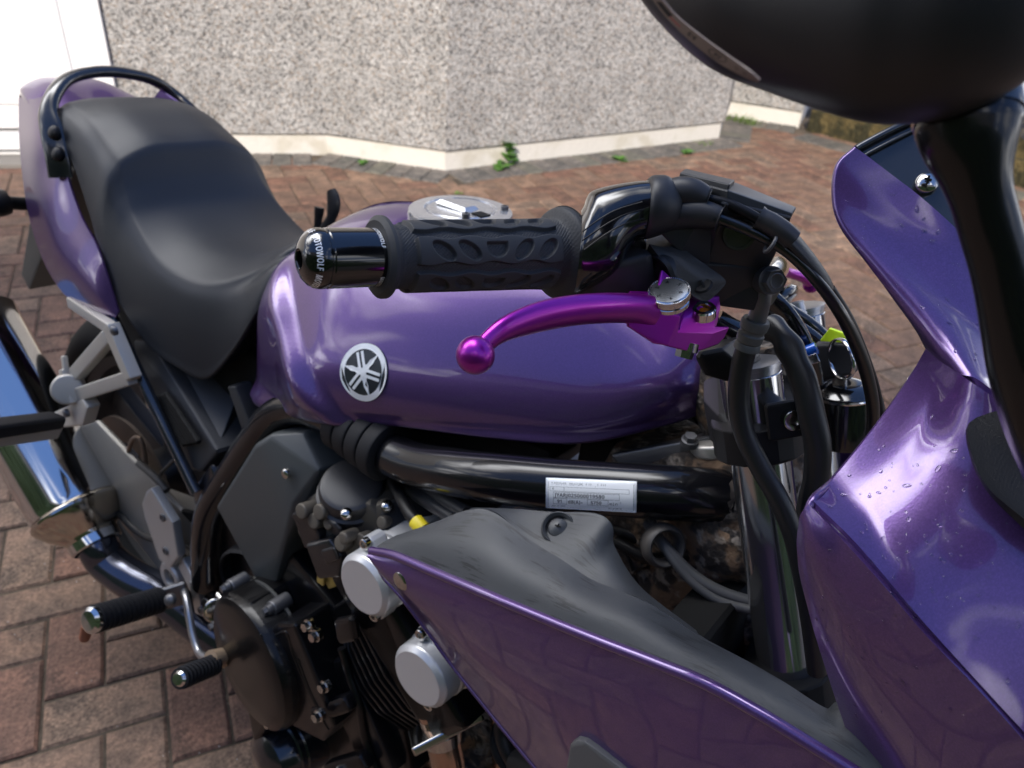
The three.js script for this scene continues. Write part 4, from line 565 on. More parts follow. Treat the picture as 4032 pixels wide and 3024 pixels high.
  part('cable', [sweep([[1.0467,.7046,.07],[1.0829,.7107,.075],[1.1127,.7323,.08],[1.1354,.7537,.075],[1.1587,.7817,.06]], 0.0058, 40, 12), sweep([[1.0346,.7085,.06],[1.0594,.7123,.06],[1.0823,.6987,.05],[1.1008,.6654,.05]], 0.006, 30, 10), sweep([[1.0186,.7052,.05],[1.0528,.6973,.06],[1.0927,.6612,.07],[1.1355,.6471,.08]], 0.004, 30, 10)], M.hose, frame);
}
// front fork, clamp
{
  const FA = [1.1293,.923,.1], FB = [1.2301,.6917,.1], rake = unit(sub(FA, FB));
  const steer = (p, a) => V(sub(p, [1.186, 0.69, 0])).applyAxisAngle(new THREE.Vector3(-0.405, 0.914, 0).normalize(), a).add(V([1.186, 0.69, 0])).toArray(), s0 = steer(FA, -0.15), LF = steer([s0[0], s0[1], -s0[2]], 0.15);
  const fork = (t) => { const lowE = add(t, rake, -0.42), bot = add(t, rake, -0.66); return { tube: drum(add(t, rake, -0.40), add(t, rake, 0.004), 0.0222, 0.001, 48), cap: turned(add(t, rake, 0.004), rake, [[0, 0.009], [0.0175, 0.009], [0.0226, 0.0075], [0.0226, 0.0045], [0.0214, 0.004], [0.0214, 0], [0, 0]], 48, 0.5), low: drum(bot, lowE, 0.028, 0.003, 40) }; };
  const R = fork(FA), L = fork(LF);
  const polished = std([0.46, 0.46, 0.475], 0.3, 0.95, { roughnessMap: rep(tSmudge, 5) });
  const ff = part('front_fork', [R.tube, L.tube], polished, bike);
  part('fork_cap', R.cap, std([0.4, 0.4, 0.41], 0.3, 0.85), ff); part('fork_cap', L.cap, std([0.4, 0.4, 0.41], 0.3, 0.85), ff);
  part('fork_lower', [R.low, L.low], M.alloy, ff);
  part('preload_adjuster', [rod([1.1175,.896,-.085], [1.0975,.9307,-.085], 0.0064, 0.0064, 24), ...[0, 1, 2, 3].map((k) => { const a = [1.1083,.9123,-.085], d = unit(sub([1.0975,.9307,-.085], [1.1175,.896,-.085])); return drum(add(a, d, k * 0.0042 - 0.004), add(a, d, k * 0.0042 - 0.002), 0.0069, 0.0004, 20); }), drum([1.1201,.8922,-.085], [1.1162,.8988,-.085], 0.0185, 0.002, 6), drum([1.1174,.8978,-.085], [1.1136,.904,-.085], 0.012, 0.002, 24)], std([0.55, 0.55, 0.56], 0.35, 0.7), ff);
  const cl = add(FA, rake, -0.012), cb = add(cl, rake, -0.024), n = 16, ringA = (c0, r) => ringPts(c0, unit(cross(rake, [0, 0, 1])).map((v) => v * r), [0, 0, r], n);
  const ringL = (z, r, h) => ringPts(add(z > 0 ? FA : LF, rake, h), unit(cross(rake, [0, 0, 1])).map((v) => v * r), [0, 0, r], n);
  const stem = (r, h) => ringPts(add([1.092, 0.9, 0], rake, h), unit(cross(rake, [0, 0, 1])).map((v) => v * r), [0, 0, r], n);
  const clampG = [hull([...ringL(0.1, 0.031, -0.033), ...ringL(0.1, 0.031, -0.056), ...stem(0.026, -0.012), ...stem(0.026, -0.03)], 0.002), hull([...ringL(-0.1, 0.031, -0.033), ...ringL(-0.1, 0.031, -0.056), ...stem(0.026, -0.012), ...stem(0.026, -0.03)], 0.002), hull([[1.1547,.9191,.128],[1.1731,.9282,.118],[1.1822,.9097,.118],[1.1635,.8993,.128],[1.1675,.9161,.09],[1.1772,.8966,.09],[1.1456,.9016,.09]], 0.003)];
  const tc = part('triple_clamp', clampG, M.satin, bike);
  part('pinch_bolt', socketBolt([1.1724,.9173,.127], unit([0.55, 0.25, 0.8]), 0.0072, 0.004), M.steel, tc);
  part('clamp_lug', hull([[1.0991,.8839,.085],[1.1205,.8893,.11],[1.1201,.8709,.11],[1.1377,.8833,.12],[1.0869,.8863,.06],[1.095,.894,.06]], 0.004), M.satin, tc);
  part('lower_clamp', hull([...ringL(0.1, 0.032, -0.24), ...ringL(0.1, 0.032, -0.27), ...ringL(-0.1, 0.032, -0.24), ...ringL(-0.1, 0.032, -0.27)], 0.003), M.dark, tc);
  // ignition lock dome
  const ig = [1.1754,.8712,-.035], iu = unit([-0.25, 0.95, 0.1]);
  const lock = part('ignition_lock', turned(add(ig, iu, -0.03), iu, [[0, 0.052], [0.012, 0.053], [0.02, 0.051], [0.024, 0.0475], [0.0262, 0.047], [0.0262, 0.0455], [0.026, 0.044], [0.0285, 0.02], [0.027, 0.0], [0, 0]], 48, 0.5), M.gloss, tc);
  part('chrome_ring', turned(add(ig, iu, 0.0138), iu, [[0.0255, 0], [0.0272, 0], [0.0275, 0.0012], [0.027, 0.0024], [0.0255, 0.0024]], 48), M.chrome, lock);
  part('instrument_dial', [drum([1.0763,.9041,-.09], [1.0649,.9106,-.09], 0.04, 0.006, 40)], M.gloss, tc);
}
// wheels
function wheel(name, x, y, R, w, disc, parent) {
  const prof = []; for (let i = 0; i <= 16; i++) { const a = i / 16 * Math.PI; prof.push([R - 0.055 + 0.055 * Math.sin(a) ** 0.75, -Math.cos(a) * w]); }
  const tyre = turned([x, y, 0], [0, 0, 1], [[R - 0.085, -w * 0.62], [R - 0.08, -w * 0.8], ...prof.map(([r, h]) => [r, h]), [R - 0.08, w * 0.8], [R - 0.085, w * 0.62], [R - 0.085, -w * 0.62]], 80, 0.8);
  const g = new THREE.Group(); g.name = name; parent.add(g);
  part('tyre', tyre, M.tyre, g);
  const spoke = []; for (let k = 0; k < 5; k++) { const a = k / 5 * 6.283 + 0.3, d = [Math.cos(a), Math.sin(a), 0]; spoke.push(bar(add([x, y, 0], d, 0.03), add([x, y, 0], d, R - 0.09), 0.05, 0.03, [0, 0, 1], 0.006)); }
  part('rim', [turned([x, y, 0], [0, 0, 1], [[R - 0.1, -w * 0.6], [R - 0.08, -w * 0.72], [R - 0.084, -w * 0.6], [R - 0.1, -w * 0.3], [R - 0.1, w * 0.3], [R - 0.084, w * 0.6], [R - 0.08, w * 0.72], [R - 0.1, w * 0.6], [R - 0.11, 0], [R - 0.1, -w * 0.6]], 64), drum([x, y, -0.06], [x, y, 0.06], 0.045, 0.005), ...spoke], std([0.05, 0.05, 0.052], 0.5, 0.3), g);
  part('brake_disc', turned([x, y, w + 0.004], [0, 0, 1], [[disc * 0.66, 0], [disc, 0], [disc, 0.005], [disc * 0.66, 0.005], [disc * 0.66, 0]], 64), std([0.2, 0.16, 0.13], 0.5, 0.8), g);
  return g;
}
wheel('rear_wheel', 0.17, 0.305, 0.305, 0.078, 0.125, bike);
wheel('front_wheel', 1.40, 0.29, 0.29, 0.055, 0.149, bike);
part('side_stand', [sweep([[0.62, 0.27, -0.14], [0.66, 0.14, -0.2], [0.68, 0.03, -0.235]], 0.012, 12, 12), drum([0.68, 0.036, -0.24], [0.68, 0.027, -0.243], 0.03, 0.003)], M.satin, bike);
// swingarm, brackets, exhaust
{
  part('swingarm', [hull([[0.46, 0.405, 0.115], [0.46, 0.345, 0.115], [0.17, 0.335, 0.135], [0.17, 0.275, 0.135], [0.46, 0.405, 0.085], [0.46, 0.345, 0.085], [0.17, 0.335, 0.105], [0.17, 0.275, 0.105]], 0.006), mirrorZ(hull([[0.46, 0.405, 0.115], [0.46, 0.345, 0.115], [0.17, 0.335, 0.135], [0.17, 0.275, 0.135], [0.46, 0.405, 0.085], [0.46, 0.345, 0.085], [0.17, 0.335, 0.105], [0.17, 0.275, 0.105]], 0.006)), hull([[0.44, 0.4, 0.1], [0.44, 0.4, -0.1], [0.4, 0.34, 0.1], [0.4, 0.34, -0.1], [0.5, 0.36, 0.1], [0.5, 0.36, -0.1]], 0.01), hull([[.1205,.4144,.135],[.1715,.4453,.13],[.2841,.4193,.13],[.4309,.398,.13],[.4292,.3006,.13],[.3285,.2497,.13],[.1797,.2951,.13],[.1372,.373,.135]], 0.006)], std([0.29, 0.275, 0.25], 0.5, 0.45, { bumpMap: rep(tSoft, 18), bumpScale: 0.0006 }), bike);
  const cast = std([0.5, 0.47, 0.42], 0.45, 0.35, { bumpMap: rep(tSoft, 24), bumpScale: 0.0005, map: M.rust.map });
  cast.map = tex(256, 256, (() => { const f = tile((x, y) => fbm(x * 6, y * 6, 1.1, 5)); return (x, y) => { const v = smooth(0.08, 0.3, f(x, y)); return [mix(1, 0.72, v), mix(1, 0.66, v), mix(1, 0.56, v)]; }; })(), true);
  const br = part('passenger_footrest_bracket', [bar([.176,.6605,.15], [.3151,.6751,.165], 0.016, 0.014), bar([.3229,.6801,.168], [.3719,.6251,.17], 0.02, 0.018), bar([.3671,.6237,.17], [.2407,.5473,.185], 0.02, 0.018), bar([.3136,.6617,.168], [.2125,.5534,.185], 0.02, 0.016), drum([.1972,.5392,.178], [.243,.5608,.2], 0.022, 0.004), slab([[.1873,.4955,.197],[.2672,.5501,.19],[.2762,.5436,.19],[.2669,.5144,.195],[.2014,.4815,.2]], [0, 0, -0.014], 0.003), bar([.2213,.5797,.19], [.2465,.5411,.195], 0.014, 0.016), bar([.2177,.5984,.188], [.2264,.578,.192], 0.008, 0.008)], cast, bike);
  for (const q of [[.3505,.6874,.18],[.2384,.522,.2055]]) part('bolt', domeBolt(q, [0, 0, 1], 0.0065, 0.003), M.greyMetal, br);
  part('passenger_footrest', [bar([.2491,.5226,.225], [.3504,.6006,.345], 0.028, 0.02, [0.3, 1, 0], 0.006)], M.rubber, br);
  part('passenger_footrest_frame', [bar([.2534,.5078,.225], [.3439,.5839,.345], 0.01, 0.024, [0.3, 1, 0], 0.003)], cast, br);
  // exhaust
  const m0 = [.1964,.2991,.185], m1 = [-.1077,.5388,.19], md = unit(sub(m1, m0)), ML = Math.hypot(...sub(m1, m0));
  const mf = part('muffler', turned(m0, md, [[0, 0], [0.036, -0.006], [0.05, 0.006], [0.0685, 0.02], [0.0695, 0.03], [0.069, ML], [0, ML]], 64, 0.45), M.chrome, bike);
  part('end_cone', turned(m0, md, [[0.036, -0.04], [0.038, -0.036], [0.04, -0.03], [0.058, -0.012], [0.0705, 0.006], [0.0725, 0.011], [0.072, 0.015], [0.0695, 0.018], [0.03, 0.01]], 64, 0.4), std([0.52, 0.48, 0.42], 0.3, 1, { roughnessMap: rep(tSmudge, 6) }), mf);
  part('outlet_ring', turned(m0, md, [[0.036, -0.052], [0.0395, -0.05], [0.0395, -0.036], [0.036, -0.034]], 48), M.chrome, mf);
  part('muffler_strap', turned(add(m0, md, 0.155), md, [[0.0692, 0], [0.071, 0.001], [0.071, 0.009], [0.0692, 0.01]], 64), M.steel, mf);
  part('exhaust_pipe', sweep([add(m0, md, -0.02), add(m0, md, -0.055), [.2485,.2446,.18], [.3084,.2349,.17], [.3732,.229,.15], [0.46, 0.19, 0.12], [0.6, 0.15, 0.06]], 0.031, 60, 28), std([0.1, 0.105, 0.13], 0.34, 0.85, { roughnessMap: rep(tSmudge, 6) }), mf);
}
// side covers, shock and small parts between seat and frame
{
  const gm = std([0.03, 0.031, 0.034], 0.5, 0, { bumpMap: rep(tGrain, 4), bumpScale: 0.0001 });
  const cover = part('side_cover', [slab([[.3132,.6409,.127],[.337,.6461,.12],[.5077,.5657,.137],[.4867,.5322,.145],[.4511,.5184,.145],[.343,.578,.138]], [0.01, 0.0, -0.05], 0.007), hull([[.333,.6419,.118],[.5033,.5673,.134],[.4885,.5536,.1],[.469,.6138,.08],[.4062,.6044,.09],[.3442,.5974,.08]], 0.004)], gm, bike);
  for (let k = 0; k < 6; k++) part('groove', bar([.3849,.5937,.1475], [.4659,.5622,.1545], 0.0025, 0.002).translate(0.0065 * k - 0.006, 0.004 * k - 0.004, 0), M.dark, cover);
  part('side_cover_wing', slab([[.5117,.6532,.118],[.5206,.6564,.116],[.5559,.6145,.118],[.5459,.6015,.12]], [0, 0, -0.02], 0.003), gm, cover);
  part('under_tray', hull([[0.2, 0.66, 0.09], [0.2, 0.66, -0.09], [0.55, 0.68, 0.08], [0.55, 0.68, -0.08], [0.25, 0.5, 0.07], [0.25, 0.5, -0.07], [0.56, 0.45, 0.07], [0.56, 0.45, -0.07], [0.1, 0.72, 0.07], [0.1, 0.72, -0.07]], 0.01), M.dark, bike);
  part('spring_clip', sweep([[.255,.3867,.13],[.2521,.42,.13],[.2754,.4671,.13],[.2963,.4773,.13],[.3055,.4513,.13],[.3056,.4236,.13]], 0.0035, 30, 10), std([0.2, 0.14, 0.1], 0.5, 0.6), bike);
  part('brake_pipe', [sweep([[.3054,.443,.14],[.3555,.4401,.14],[.379,.4321,.14]], 0.006, 16, 10), sweep([[.4054,.5057,.13],[.3437,.4335,.13],[.3272,.3843,.135],[.3436,.3434,.14],[.4437,.36,.14]], 0.003, 40, 8), sweep([[.2009,.3071,.14],[.2846,.2993,.14],[.3812,.3392,.14]], 0.006, 20, 10)], std([0.06, 0.055, 0.05], 0.5, 0.3), bike);
  part('side_lever', [sweep([[.3451,.7696,-.17],[.3523,.7935,-.175],[.3508,.8147,-.18],[.3386,.8315,-.185]], (t) => [mix(0.014, 0.009, smooth(0, 0.35, t)) + 0.005 * Math.sin(Math.PI * clamp(t * 1.5 - 0.5)), 0.006], 24, 12, 1, [1, 0, 0])], M.satin, bike);
  part('side_lever', [sweep([[.3266,.7567,-.17],[.3244,.7786,-.172],[.3232,.802,-.175]], (t) => [0.007 + 0.003 * smooth(0.6, 0.9, t), 0.006], 16, 10, 1, [1, 0, 0])], M.satin, bike);
}
// rider footrest, brake pedal, heel plate
{
  const fr = part('footrest_bracket', [slab([[.3754,.4387,.165],[.3878,.4503,.165],[.4089,.4281,.165],[.4362,.421,.165],[.4436,.3673,.165],[.421,.3323,.165],[.395,.3308,.165],[.3649,.3879,.165],[.3604,.4098,.165]], [0, 0, -0.008], 0.003), bar([.4342,.338,.15], [.4692,.3224,.155], 0.03, 0.014), bar([.4729,.3296,.157], [.4882,.2852,.16], 0.022, 0.012), turned([.4076,.2975,.145], [0, 0, 1], [[0.014, 0], [0.026, 0], [0.026, 0.014], [0.024, 0.017], [0.015, 0.017], [0.014, 0.012], [0.014, 0]], 32)], std([0.46, 0.46, 0.46], 0.42, 0.6, { bumpMap: rep(tSoft, 20), bumpScale: 0.0004 }), bike);
  for (const q of [[.416,.4193,.167],[.4164,.3592,.167],[.484,.3674,.165],[.5054,.3075,.17]]) part('bolt', socketBolt(q, [0, 0, 1], 0.0062, 0.004), M.greyMetal, fr);
  part('pivot', drum([.3624,.2531,.12], [.4203,.3099,.152], 0.0145, 0.002), M.grime, fr);
  part('master_cylinder', [hull([[.3802,.3944,.13],[.4298,.4142,.13],[.4287,.3712,.13],[.3952,.3333,.13],[.3782,.3497,.13],[.3078,.3334,.09],[.3615,.3548,.09],[.324,.2674,.09]], 0.005), rod([.4017,.3373,.13], [.4221,.3155,.14], 0.005)], M.dark, bike);
  const a = [.49,.3498,.222], b = [.5067,.3904,.318], d = unit(sub(b, a)), L = Math.hypot(...sub(b, a)), prof = [[0, 0], [0.0165, 0]]; for (let k = 0; k < 14; k++) { const h = L * (k + 0.5) / 14.5, w = L / 14.5; prof.push([0.0178, h - w * 0.3], [0.0178, h + w * 0.22], [0.0158, h + w * 0.3], [0.0158, h + w * 0.62]); } prof.push([0.0165, L], [0, L]);
  const fp = part('footrest', turned(a, d, prof, 28, 0.5), M.rubber, bike);
  part('footrest_end', turned(b, d, [[0, 0.004], [0.012, 0.0035], [0.0168, 0.0005], [0.0168, -0.004], [0, -0.004]], 24), M.chrome, fp);
  part('feeler', turned([.4756,.3546,.312], unit([-0.1, -1, 0.15]), [[0, 0], [0.0058, 0], [0.007, 0.018], [0.006, 0.023], [0, 0.0245]], 16), std([0.28, 0.1, 0.05], 0.7), fp);
  part('hinge', [hull([[.4795,.3533,.215],[.4954,.3616,.19],[.4983,.3314,.19],[.4846,.3281,.215],[.4504,.3242,.2],[.4595,.3253,.17],[.4626,.2938,.17]], 0.004), domeBolt([.5223,.3739,.225], unit([0.1, 0.5, 0.85]), 0.0085, 0.005)], M.greyMetal, fp);
  part('footrest_rail', bar([.508,.3779,.312], [.4986,.3457,.222], 0.006, 0.016, [0, 1, 0.2], 0.002), M.steel, fp);
  const pd = part('brake_pedal', sweep([[.4682,.3304,.18],[.5085,.3542,.195],[.5317,.3475,.205],[.556,.3299,.215],[.5812,.3202,.222],[.6141,.3334,.226]], (t) => [0.0065, 0.005], 50, 12), std([0.4, 0.4, 0.41], 0.3, 0.8), bike);
  const t0 = [.6277,.3405,.23], t1 = [.6443,.3728,.285], td = unit(sub(t1, t0)), TL = Math.hypot(...sub(t1, t0)), pr = [[0, 0], [0.012, 0.0005]]; for (let k = 0; k < 9; k++) { const h = TL * (k + 0.5) / 9.5, w = TL / 9.5; pr.push([0.0135, h - w * 0.3], [0.0135, h + w * 0.2], [0.0118, h + w * 0.3], [0.0118, h + w * 0.6]); } pr.push([0.0125, TL], [0, TL]);
  part('pedal_rubber', turned(t0, td, pr, 24, 0.5), M.rubber, pd);
  part('pedal_tip', turned(t1, td, [[0, 0.005], [0.007, 0.004], [0.0095, 0.001], [0.0095, -0.002], [0, -0.002]], 20), M.chrome, pd);
  part('pedal_bolt', [rod([.6243,.3483,.232], [.6231,.3402,.215], 0.012, 0.011, 16), hexBolt([.622,.3272,.212], unit([0.6, 0, -0.8]), 0.006, 0.006)], std([0.45, 0.33, 0.22], 0.5, 0.5), pd);
}

// ---------------------------------------------------------------- engine
{
  const c1 = [.856,.6069,.207], c2 = [.9393,.5466,.207], Dn = unit(sub(c2, c1)), A = [-Dn[1], Dn[0], 0], H = [(c1[0] + c2[0]) / 2, (c1[1] + c2[1]) / 2, 0], hd2 = Math.hypot(...sub(c2, c1)) / 2, at = (a, d, z) => [H[0] + A[0] * a + Dn[0] * d, H[1] + A[1] * a + Dn[1] * d, z];
  const boxAt = (a0, a1, d0, d1, z0, z1, r = 0.006) => hull([a0, a1].flatMap((a) => [d0, d1].flatMap((d) => [z0, z1].map((z) => at(a, d, z)))), r);
  const engine = part('engine', [boxAt(-0.09, -0.035, -0.075, 0.115, -0.165, 0.165, 0.012), boxAt(-0.19, -0.09, -0.05, 0.105, -0.15, 0.15), hull([[0.5, 0.47, 0.13], [0.66, 0.5, 0.14], [0.86, 0.44, 0.15], [0.9, 0.33, 0.15], [0.84, 0.19, 0.13], [0.56, 0.17, 0.12], [0.47, 0.3, 0.12], [0.5, 0.47, -0.13], [0.66, 0.5, -0.14], [0.86, 0.44, -0.15], [0.9, 0.33, -0.15], [0.84, 0.19, -0.13], [0.56, 0.17, -0.12], [0.47, 0.3, -0.12]], 0.012)], M.engine, bike);
  for (let k = 0; k < 6; k++) { // fins: rounded plates, fanning slightly
    const a = -0.098 - k * 0.0125, s = 0.002 * k, pts = []; const d0 = -0.058 + 0.004 * k, d1 = 0.128 - 0.002 * k;
    const out = [[d0, 0.10], [d0 + 0.012, 0.158], [d0 + 0.04, 0.174], [0.04, 0.179], [d1 - 0.045, 0.174], [d1 - 0.012, 0.158], [d1, 0.10], [d1, -0.16], [d0, -0.16]];
    part('cooling_fin', slab(out.map(([d, z]) => at(a, d, z)), A.map((v) => v * 0.0022), 0.0012), M.engine, engine);
  }
  part('head_side', [plate([[-0.07, -0.03], [-0.075, -0.085], [-0.04, -0.094], [0.05, -0.094], [0.115, -0.09], [0.118, -0.045], [0.09, -0.034], [0.03, -0.05], [-0.02, -0.034]].map(([d, a]) => at(a, d, 0.177)), 0.02, 0.004)], M.engine, engine);
  // silver camshaft housings with round end covers
  for (const [d, za] of [[-hd2, 0.207], [hd2, 0.207]]) {
    const oct = (r, z, k = 1) => [[-0.9, -0.75], [-1, -0.3], [-0.92, 0.45], [-0.5, 0.92], [0.5, 0.92], [0.92, 0.45], [1, -0.3], [0.9, -0.75]].map(([x, y]) => at(y * r * k - 0.002, d + x * r, z));
    const hs = part('cam_housing', [hull([...oct(0.034, 0.165), ...oct(0.034, -0.165)], 0.003)], M.silver, engine);
    const c = at(0, d, za - 0.03);
    part('cam_cover', [turned(c, [0, 0, 1], [[0, 0.0305], [0.0288, 0.0305], [0.0296, 0.0302], [0.0335, 0.0262], [0.0342, 0.0245], [0.0345, 0.006], [0.0358, 0.004], [0.0358, -0.003], [0.034, -0.004], [0.034, -0.01], [0, -0.01]], 64, 0.35), ...[2.5, -0.75].map((w) => { const e = add(add(c, Dn, Math.cos(w) * 0.0385), A, Math.sin(w) * 0.0385); return hull([...ringPts(add(e, [0, 0, 1], 0.012), A.map((v) => v * 0.0085), Dn.map((v) => v * 0.0085), 12), ...ringPts(add(e, [0, 0, 1], -0.004), A.map((v) => v * 0.0085), Dn.map((v) => v * 0.0085), 12), ...ringPts(add(c, [0, 0, 1], 0.012), A.map((v) => v * 0.03), Dn.map((v) => v * 0.03), 12)], 0.001); }), turned(add(c, [0, 0, 1], -0.014), [0, 0, 1], [[0.034, -0.006], [0.0385, -0.005], [0.0392, -0.002], [0.0385, 0.001], [0.034, 0.002]], 48)], M.silver, engine);
    for (const w of [2.5, -0.75]) part('bolt', socketBolt(add(add(add(c, Dn, Math.cos(w) * 0.0415), A, Math.sin(w) * 0.0415), [0, 0, 1], 0.014), [0, 0, 1], 0.0062, 0.0055), M.steel, engine);
    part('gasket', hull([...oct(0.0352, 0.152, 0.2), ...oct(0.0352, 0.148, 0.2)], 0.001), std([0.3, 0.29, 0.26], 0.5, 0.5), engine);
  }
  // clutch cover, starter cover and the ribbed cases between them
  const dim = (c, dir, prof, seg = 56) => turned(c, dir, prof, seg, 0.45);
  const C = [.6706,.3607,.215], cn = unit([-0.12, -0.02, 1]);
  part('clutch_cover', [dim(add(C, cn, -0.04), cn, [[0, 0.043], [0.05, 0.043], [0.078, 0.041], [0.088, 0.036], [0.092, 0.028], [0.0925, 0.0], [0, 0]]), slab([[.6296,.4357,.2],[.6673,.4465,.2],[.7164,.3911,.2],[.7167,.3188,.2],[.678,.224,.2]], [0, 0, -0.05], 0.008)], phy([0.0045, 0.0043, 0.0046], 0.34, 0, { specularIntensity: 0.4, clearcoat: 0.25, clearcoatRoughness: 0.12, bumpMap: rep(tSoft, 16), bumpScale: 0.0005 }), engine);
  part('cover_gasket', dim(add(C, cn, -0.046), cn, [[0.09, 0], [0.0945, 0.001], [0.0945, 0.0045], [0.09, 0.0055]]), std([0.05, 0.05, 0.048], 0.5), engine);
  for (const w of [0.5, 1.35, 2.3, 3.3, 4.2, 5.2]) part('cover_bolt', [hexBolt(add(C, [Math.cos(w) * 0.096, Math.sin(w) * 0.096, -0.02]), cn, 0.0052, 0.007), drum(add(C, [Math.cos(w) * 0.095, Math.sin(w) * 0.095, -0.05]), add(C, [Math.cos(w) * 0.095, Math.sin(w) * 0.095, -0.024]), 0.0095, 0.002, 20)], M.greyMetal, engine);
  for (let k = 0; k < 5; k++) part('case_rib', sweep([[.5897,.4012,.17], [.6323,.4188,.165], [.67,.419,.165], [.6939,.4033,.165]].map((p) => add(p, [0.012 * k, 0.009 * k, -0.012 * k])), 0.0035, 24, 10), M.engine, engine);
  part('case_cover', [slab([[.703,.4255,.2],[.723,.4563,.2],[.7496,.474,.2],[.7585,.4459,.2],[.7738,.4281,.2],[.8126,.3916,.2],[.8199,.3747,.2],[.8038,.3366,.2],[.7529,.3164,.2],[.7212,.339,.2],[.7057,.3828,.2]], [0, 0, -0.05], 0.005), sweep([[.7191,.4398,.2035],[.7394,.459,.2035],[.7498,.4346,.2035],[.7979,.3783,.2035],[.8165,.3631,.2035]], 0.0028, 30, 8), sweep([[.759,.4342,.2035],[.7858,.3952,.2035],[.8061,.3776,.2035]], 0.0028, 20, 8)], M.engine, engine);
  part('pickup_cover', [dim([.7055,.2006,.17], unit([-0.05, 0.1, 1]), [[0, 0.048], [0.022, 0.046], [0.036, 0.038], [0.043, 0.022], [0.044, 0.014], [0.0465, 0.012], [0.0465, 0.006], [0.045, 0.004], [0.0465, 0.002], [0.0465, -0.03], [0, -0.03]])], phy([0.008, 0.009, 0.012], 0.22, 0, { clearcoat: 0.8, clearcoatRoughness: 0.1 }), engine);
  part('crankcase_rib', [slab([[.794,.432,.175],[.8052,.4444,.175],[.8527,.3811,.175],[.8946,.3406,.175],[.8602,.2901,.175],[.8065,.357,.175]], [0, 0, -0.05], 0.005), sweep([[.8041,.4655,.18],[.8167,.4388,.18],[.8391,.4063,.182],[.8545,.3574,.182],[.8896,.3092,.182]], 0.005, 30, 10), hull([[.8104,.5157,.19],[.8279,.5315,.19],[.8328,.5136,.19],[.8153,.4966,.19]], 0.006), bar([.7941,.3697,.2], [.8322,.4111,.19], 0.02, 0.02, [0, 0, 1], 0.006), bar([.8224,.2958,.2], [.8644,.3421,.19], 0.022, 0.02, [0, 0, 1], 0.006)], M.engine, engine);
  for (const q of [[.7069,.4355,.21],[.6879,.4356,.18],[.7255,.4497,.19],[.7717,.4914,.2],[.7334,.3477,.21],[.8124,.3939,.216],[.8024,.4196,.2],[.7162,.2933,.21],[.7846,.4854,.2],[.8375,.3102,.21]]) part('case_bolt', hexBolt(q, unit([0, 0.1, 1]), 0.0058, 0.008), M.steel, engine);
  // bright stud near the case, clips
  part('stud', [rod([.5567,.3749,.175], [.5889,.3724,.18], 0.0045), rod([.5999,.4081,.17], [.5778,.358,.17], 0.002, 0.002, 8), drum([.5204,.3252,.16], [.5506,.3406,.175], 0.018, 0.003)], M.steel, engine);
  // carburettor and its neighbours
  const cb = part('carburettor', [hull([[.6921,.5811,.15],[.7311,.6211,.15],[.7937,.6386,.14],[.8054,.6292,.13],[.8139,.6154,.13],[.7796,.58,.15],[.7456,.5647,.16],[.7134,.5652,.16]].flatMap((p) => [p, add(p, [0, 0, -0.06])]), 0.008), bar([.7543,.5869,.155], [.8081,.6382,.13], 0.022, 0.02, [0, 0, 1], 0.008), bar([.7902,.5889,.16], [.8212,.6134,.13], 0.02, 0.02, [0, 0, 1], 0.007), ...[[.7628,.6087,.16],[.7439,.6028,.16],[.7959,.6131,.16],[.7892,.6005,.165],[.8068,.6105,.15],[.728,.609,.16],[.8224,.6343,.14],[.7523,.6202,.16]].map((p, i) => drum(p, add(p, [0, 0.004, 0.012 + 0.004 * (i % 3)]), 0.007 + 0.002 * (i % 2), 0.002, 18))], M.grime, bike);
  const cc = [.7604,.6363,.135], cd = unit([0.18, 0.9, 0.35]);
  part('carburettor_cap', [turned(add(cc, cd, -0.012), cd, [[0, 0.03], [0.028, 0.0295], [0.0335, 0.027], [0.036, 0.022], [0.0365, 0.012], [0.04, 0.0105], [0.0405, 0.004], [0.037, 0.002], [0.037, -0.008], [0, -0.008]], 48, 0.5), hull(ringPts(add(add(cc, cd, -0.008), [0.01, -0.02, 0.035]), [0.012, 0, 0], [0, 0.008, 0.002], 10), 0.003)], std([0.022, 0.022, 0.024], 0.42), cb);
  for (const q of [[.7915,.6436,.172],[.8179,.6523,.14]]) part('screw', domeBolt(q, cd, 0.0065, 0.004), M.steel, cb);
  part('throttle_sensor', [hull([[.7135,.5981,.175],[.7332,.6122,.172],[.7512,.5878,.172],[.7336,.567,.175]].flatMap((p) => [p, add(p, [0, 0.004, -0.024])]), 0.003), drum([.7113,.5979,.172], [.7236,.5907,.172], 0.006, 0.001), hull([[.745,.5744,.178],[.7701,.5928,.172],[.7878,.5846,.172],[.788,.5633,.175],[.7633,.5464,.178]].flatMap((p) => [p, add(p, [0, 0, -0.03])]), 0.005), hull([[.7687,.5824,.18],[.7824,.5935,.178],[.7873,.5852,.178],[.7752,.5736,.18]], 0.003)], phy([0.01, 0.01, 0.012], 0.3, 0, { clearcoat: 0.5, clearcoatRoughness: 0.06 }), cb);
  part('terminal', [hull([[.7533,.5279,.165],[.7699,.5428,.165],[.7752,.5314,.165],[.7632,.5194,.165]], 0.002), hull([[.751,.5336,.17],[.7588,.5373,.17],[.7579,.523,.17],[.7499,.5226,.17]], 0.002)], std([0.42, 0.3, 0.08], 0.5, 0.3), cb);
  part('inlet_rubber', [turned([.5731,.4033,.06], unit([0.2, -0.05, 1]), [[0.05, 0], [0.054, 0], [0.055, 0.09], [0.052, 0.094], [0.05, 0.09]], 48), drum([.7837,.554,.08], [.8397,.6367,.13], 0.03, 0.004)], M.rubber, cb);
  // grey cover behind the carburettor
  const grey = std([0.05, 0.056, 0.058], 0.46, 0, { bumpMap: rep(tGrain, 4), bumpScale: 0.0001 });
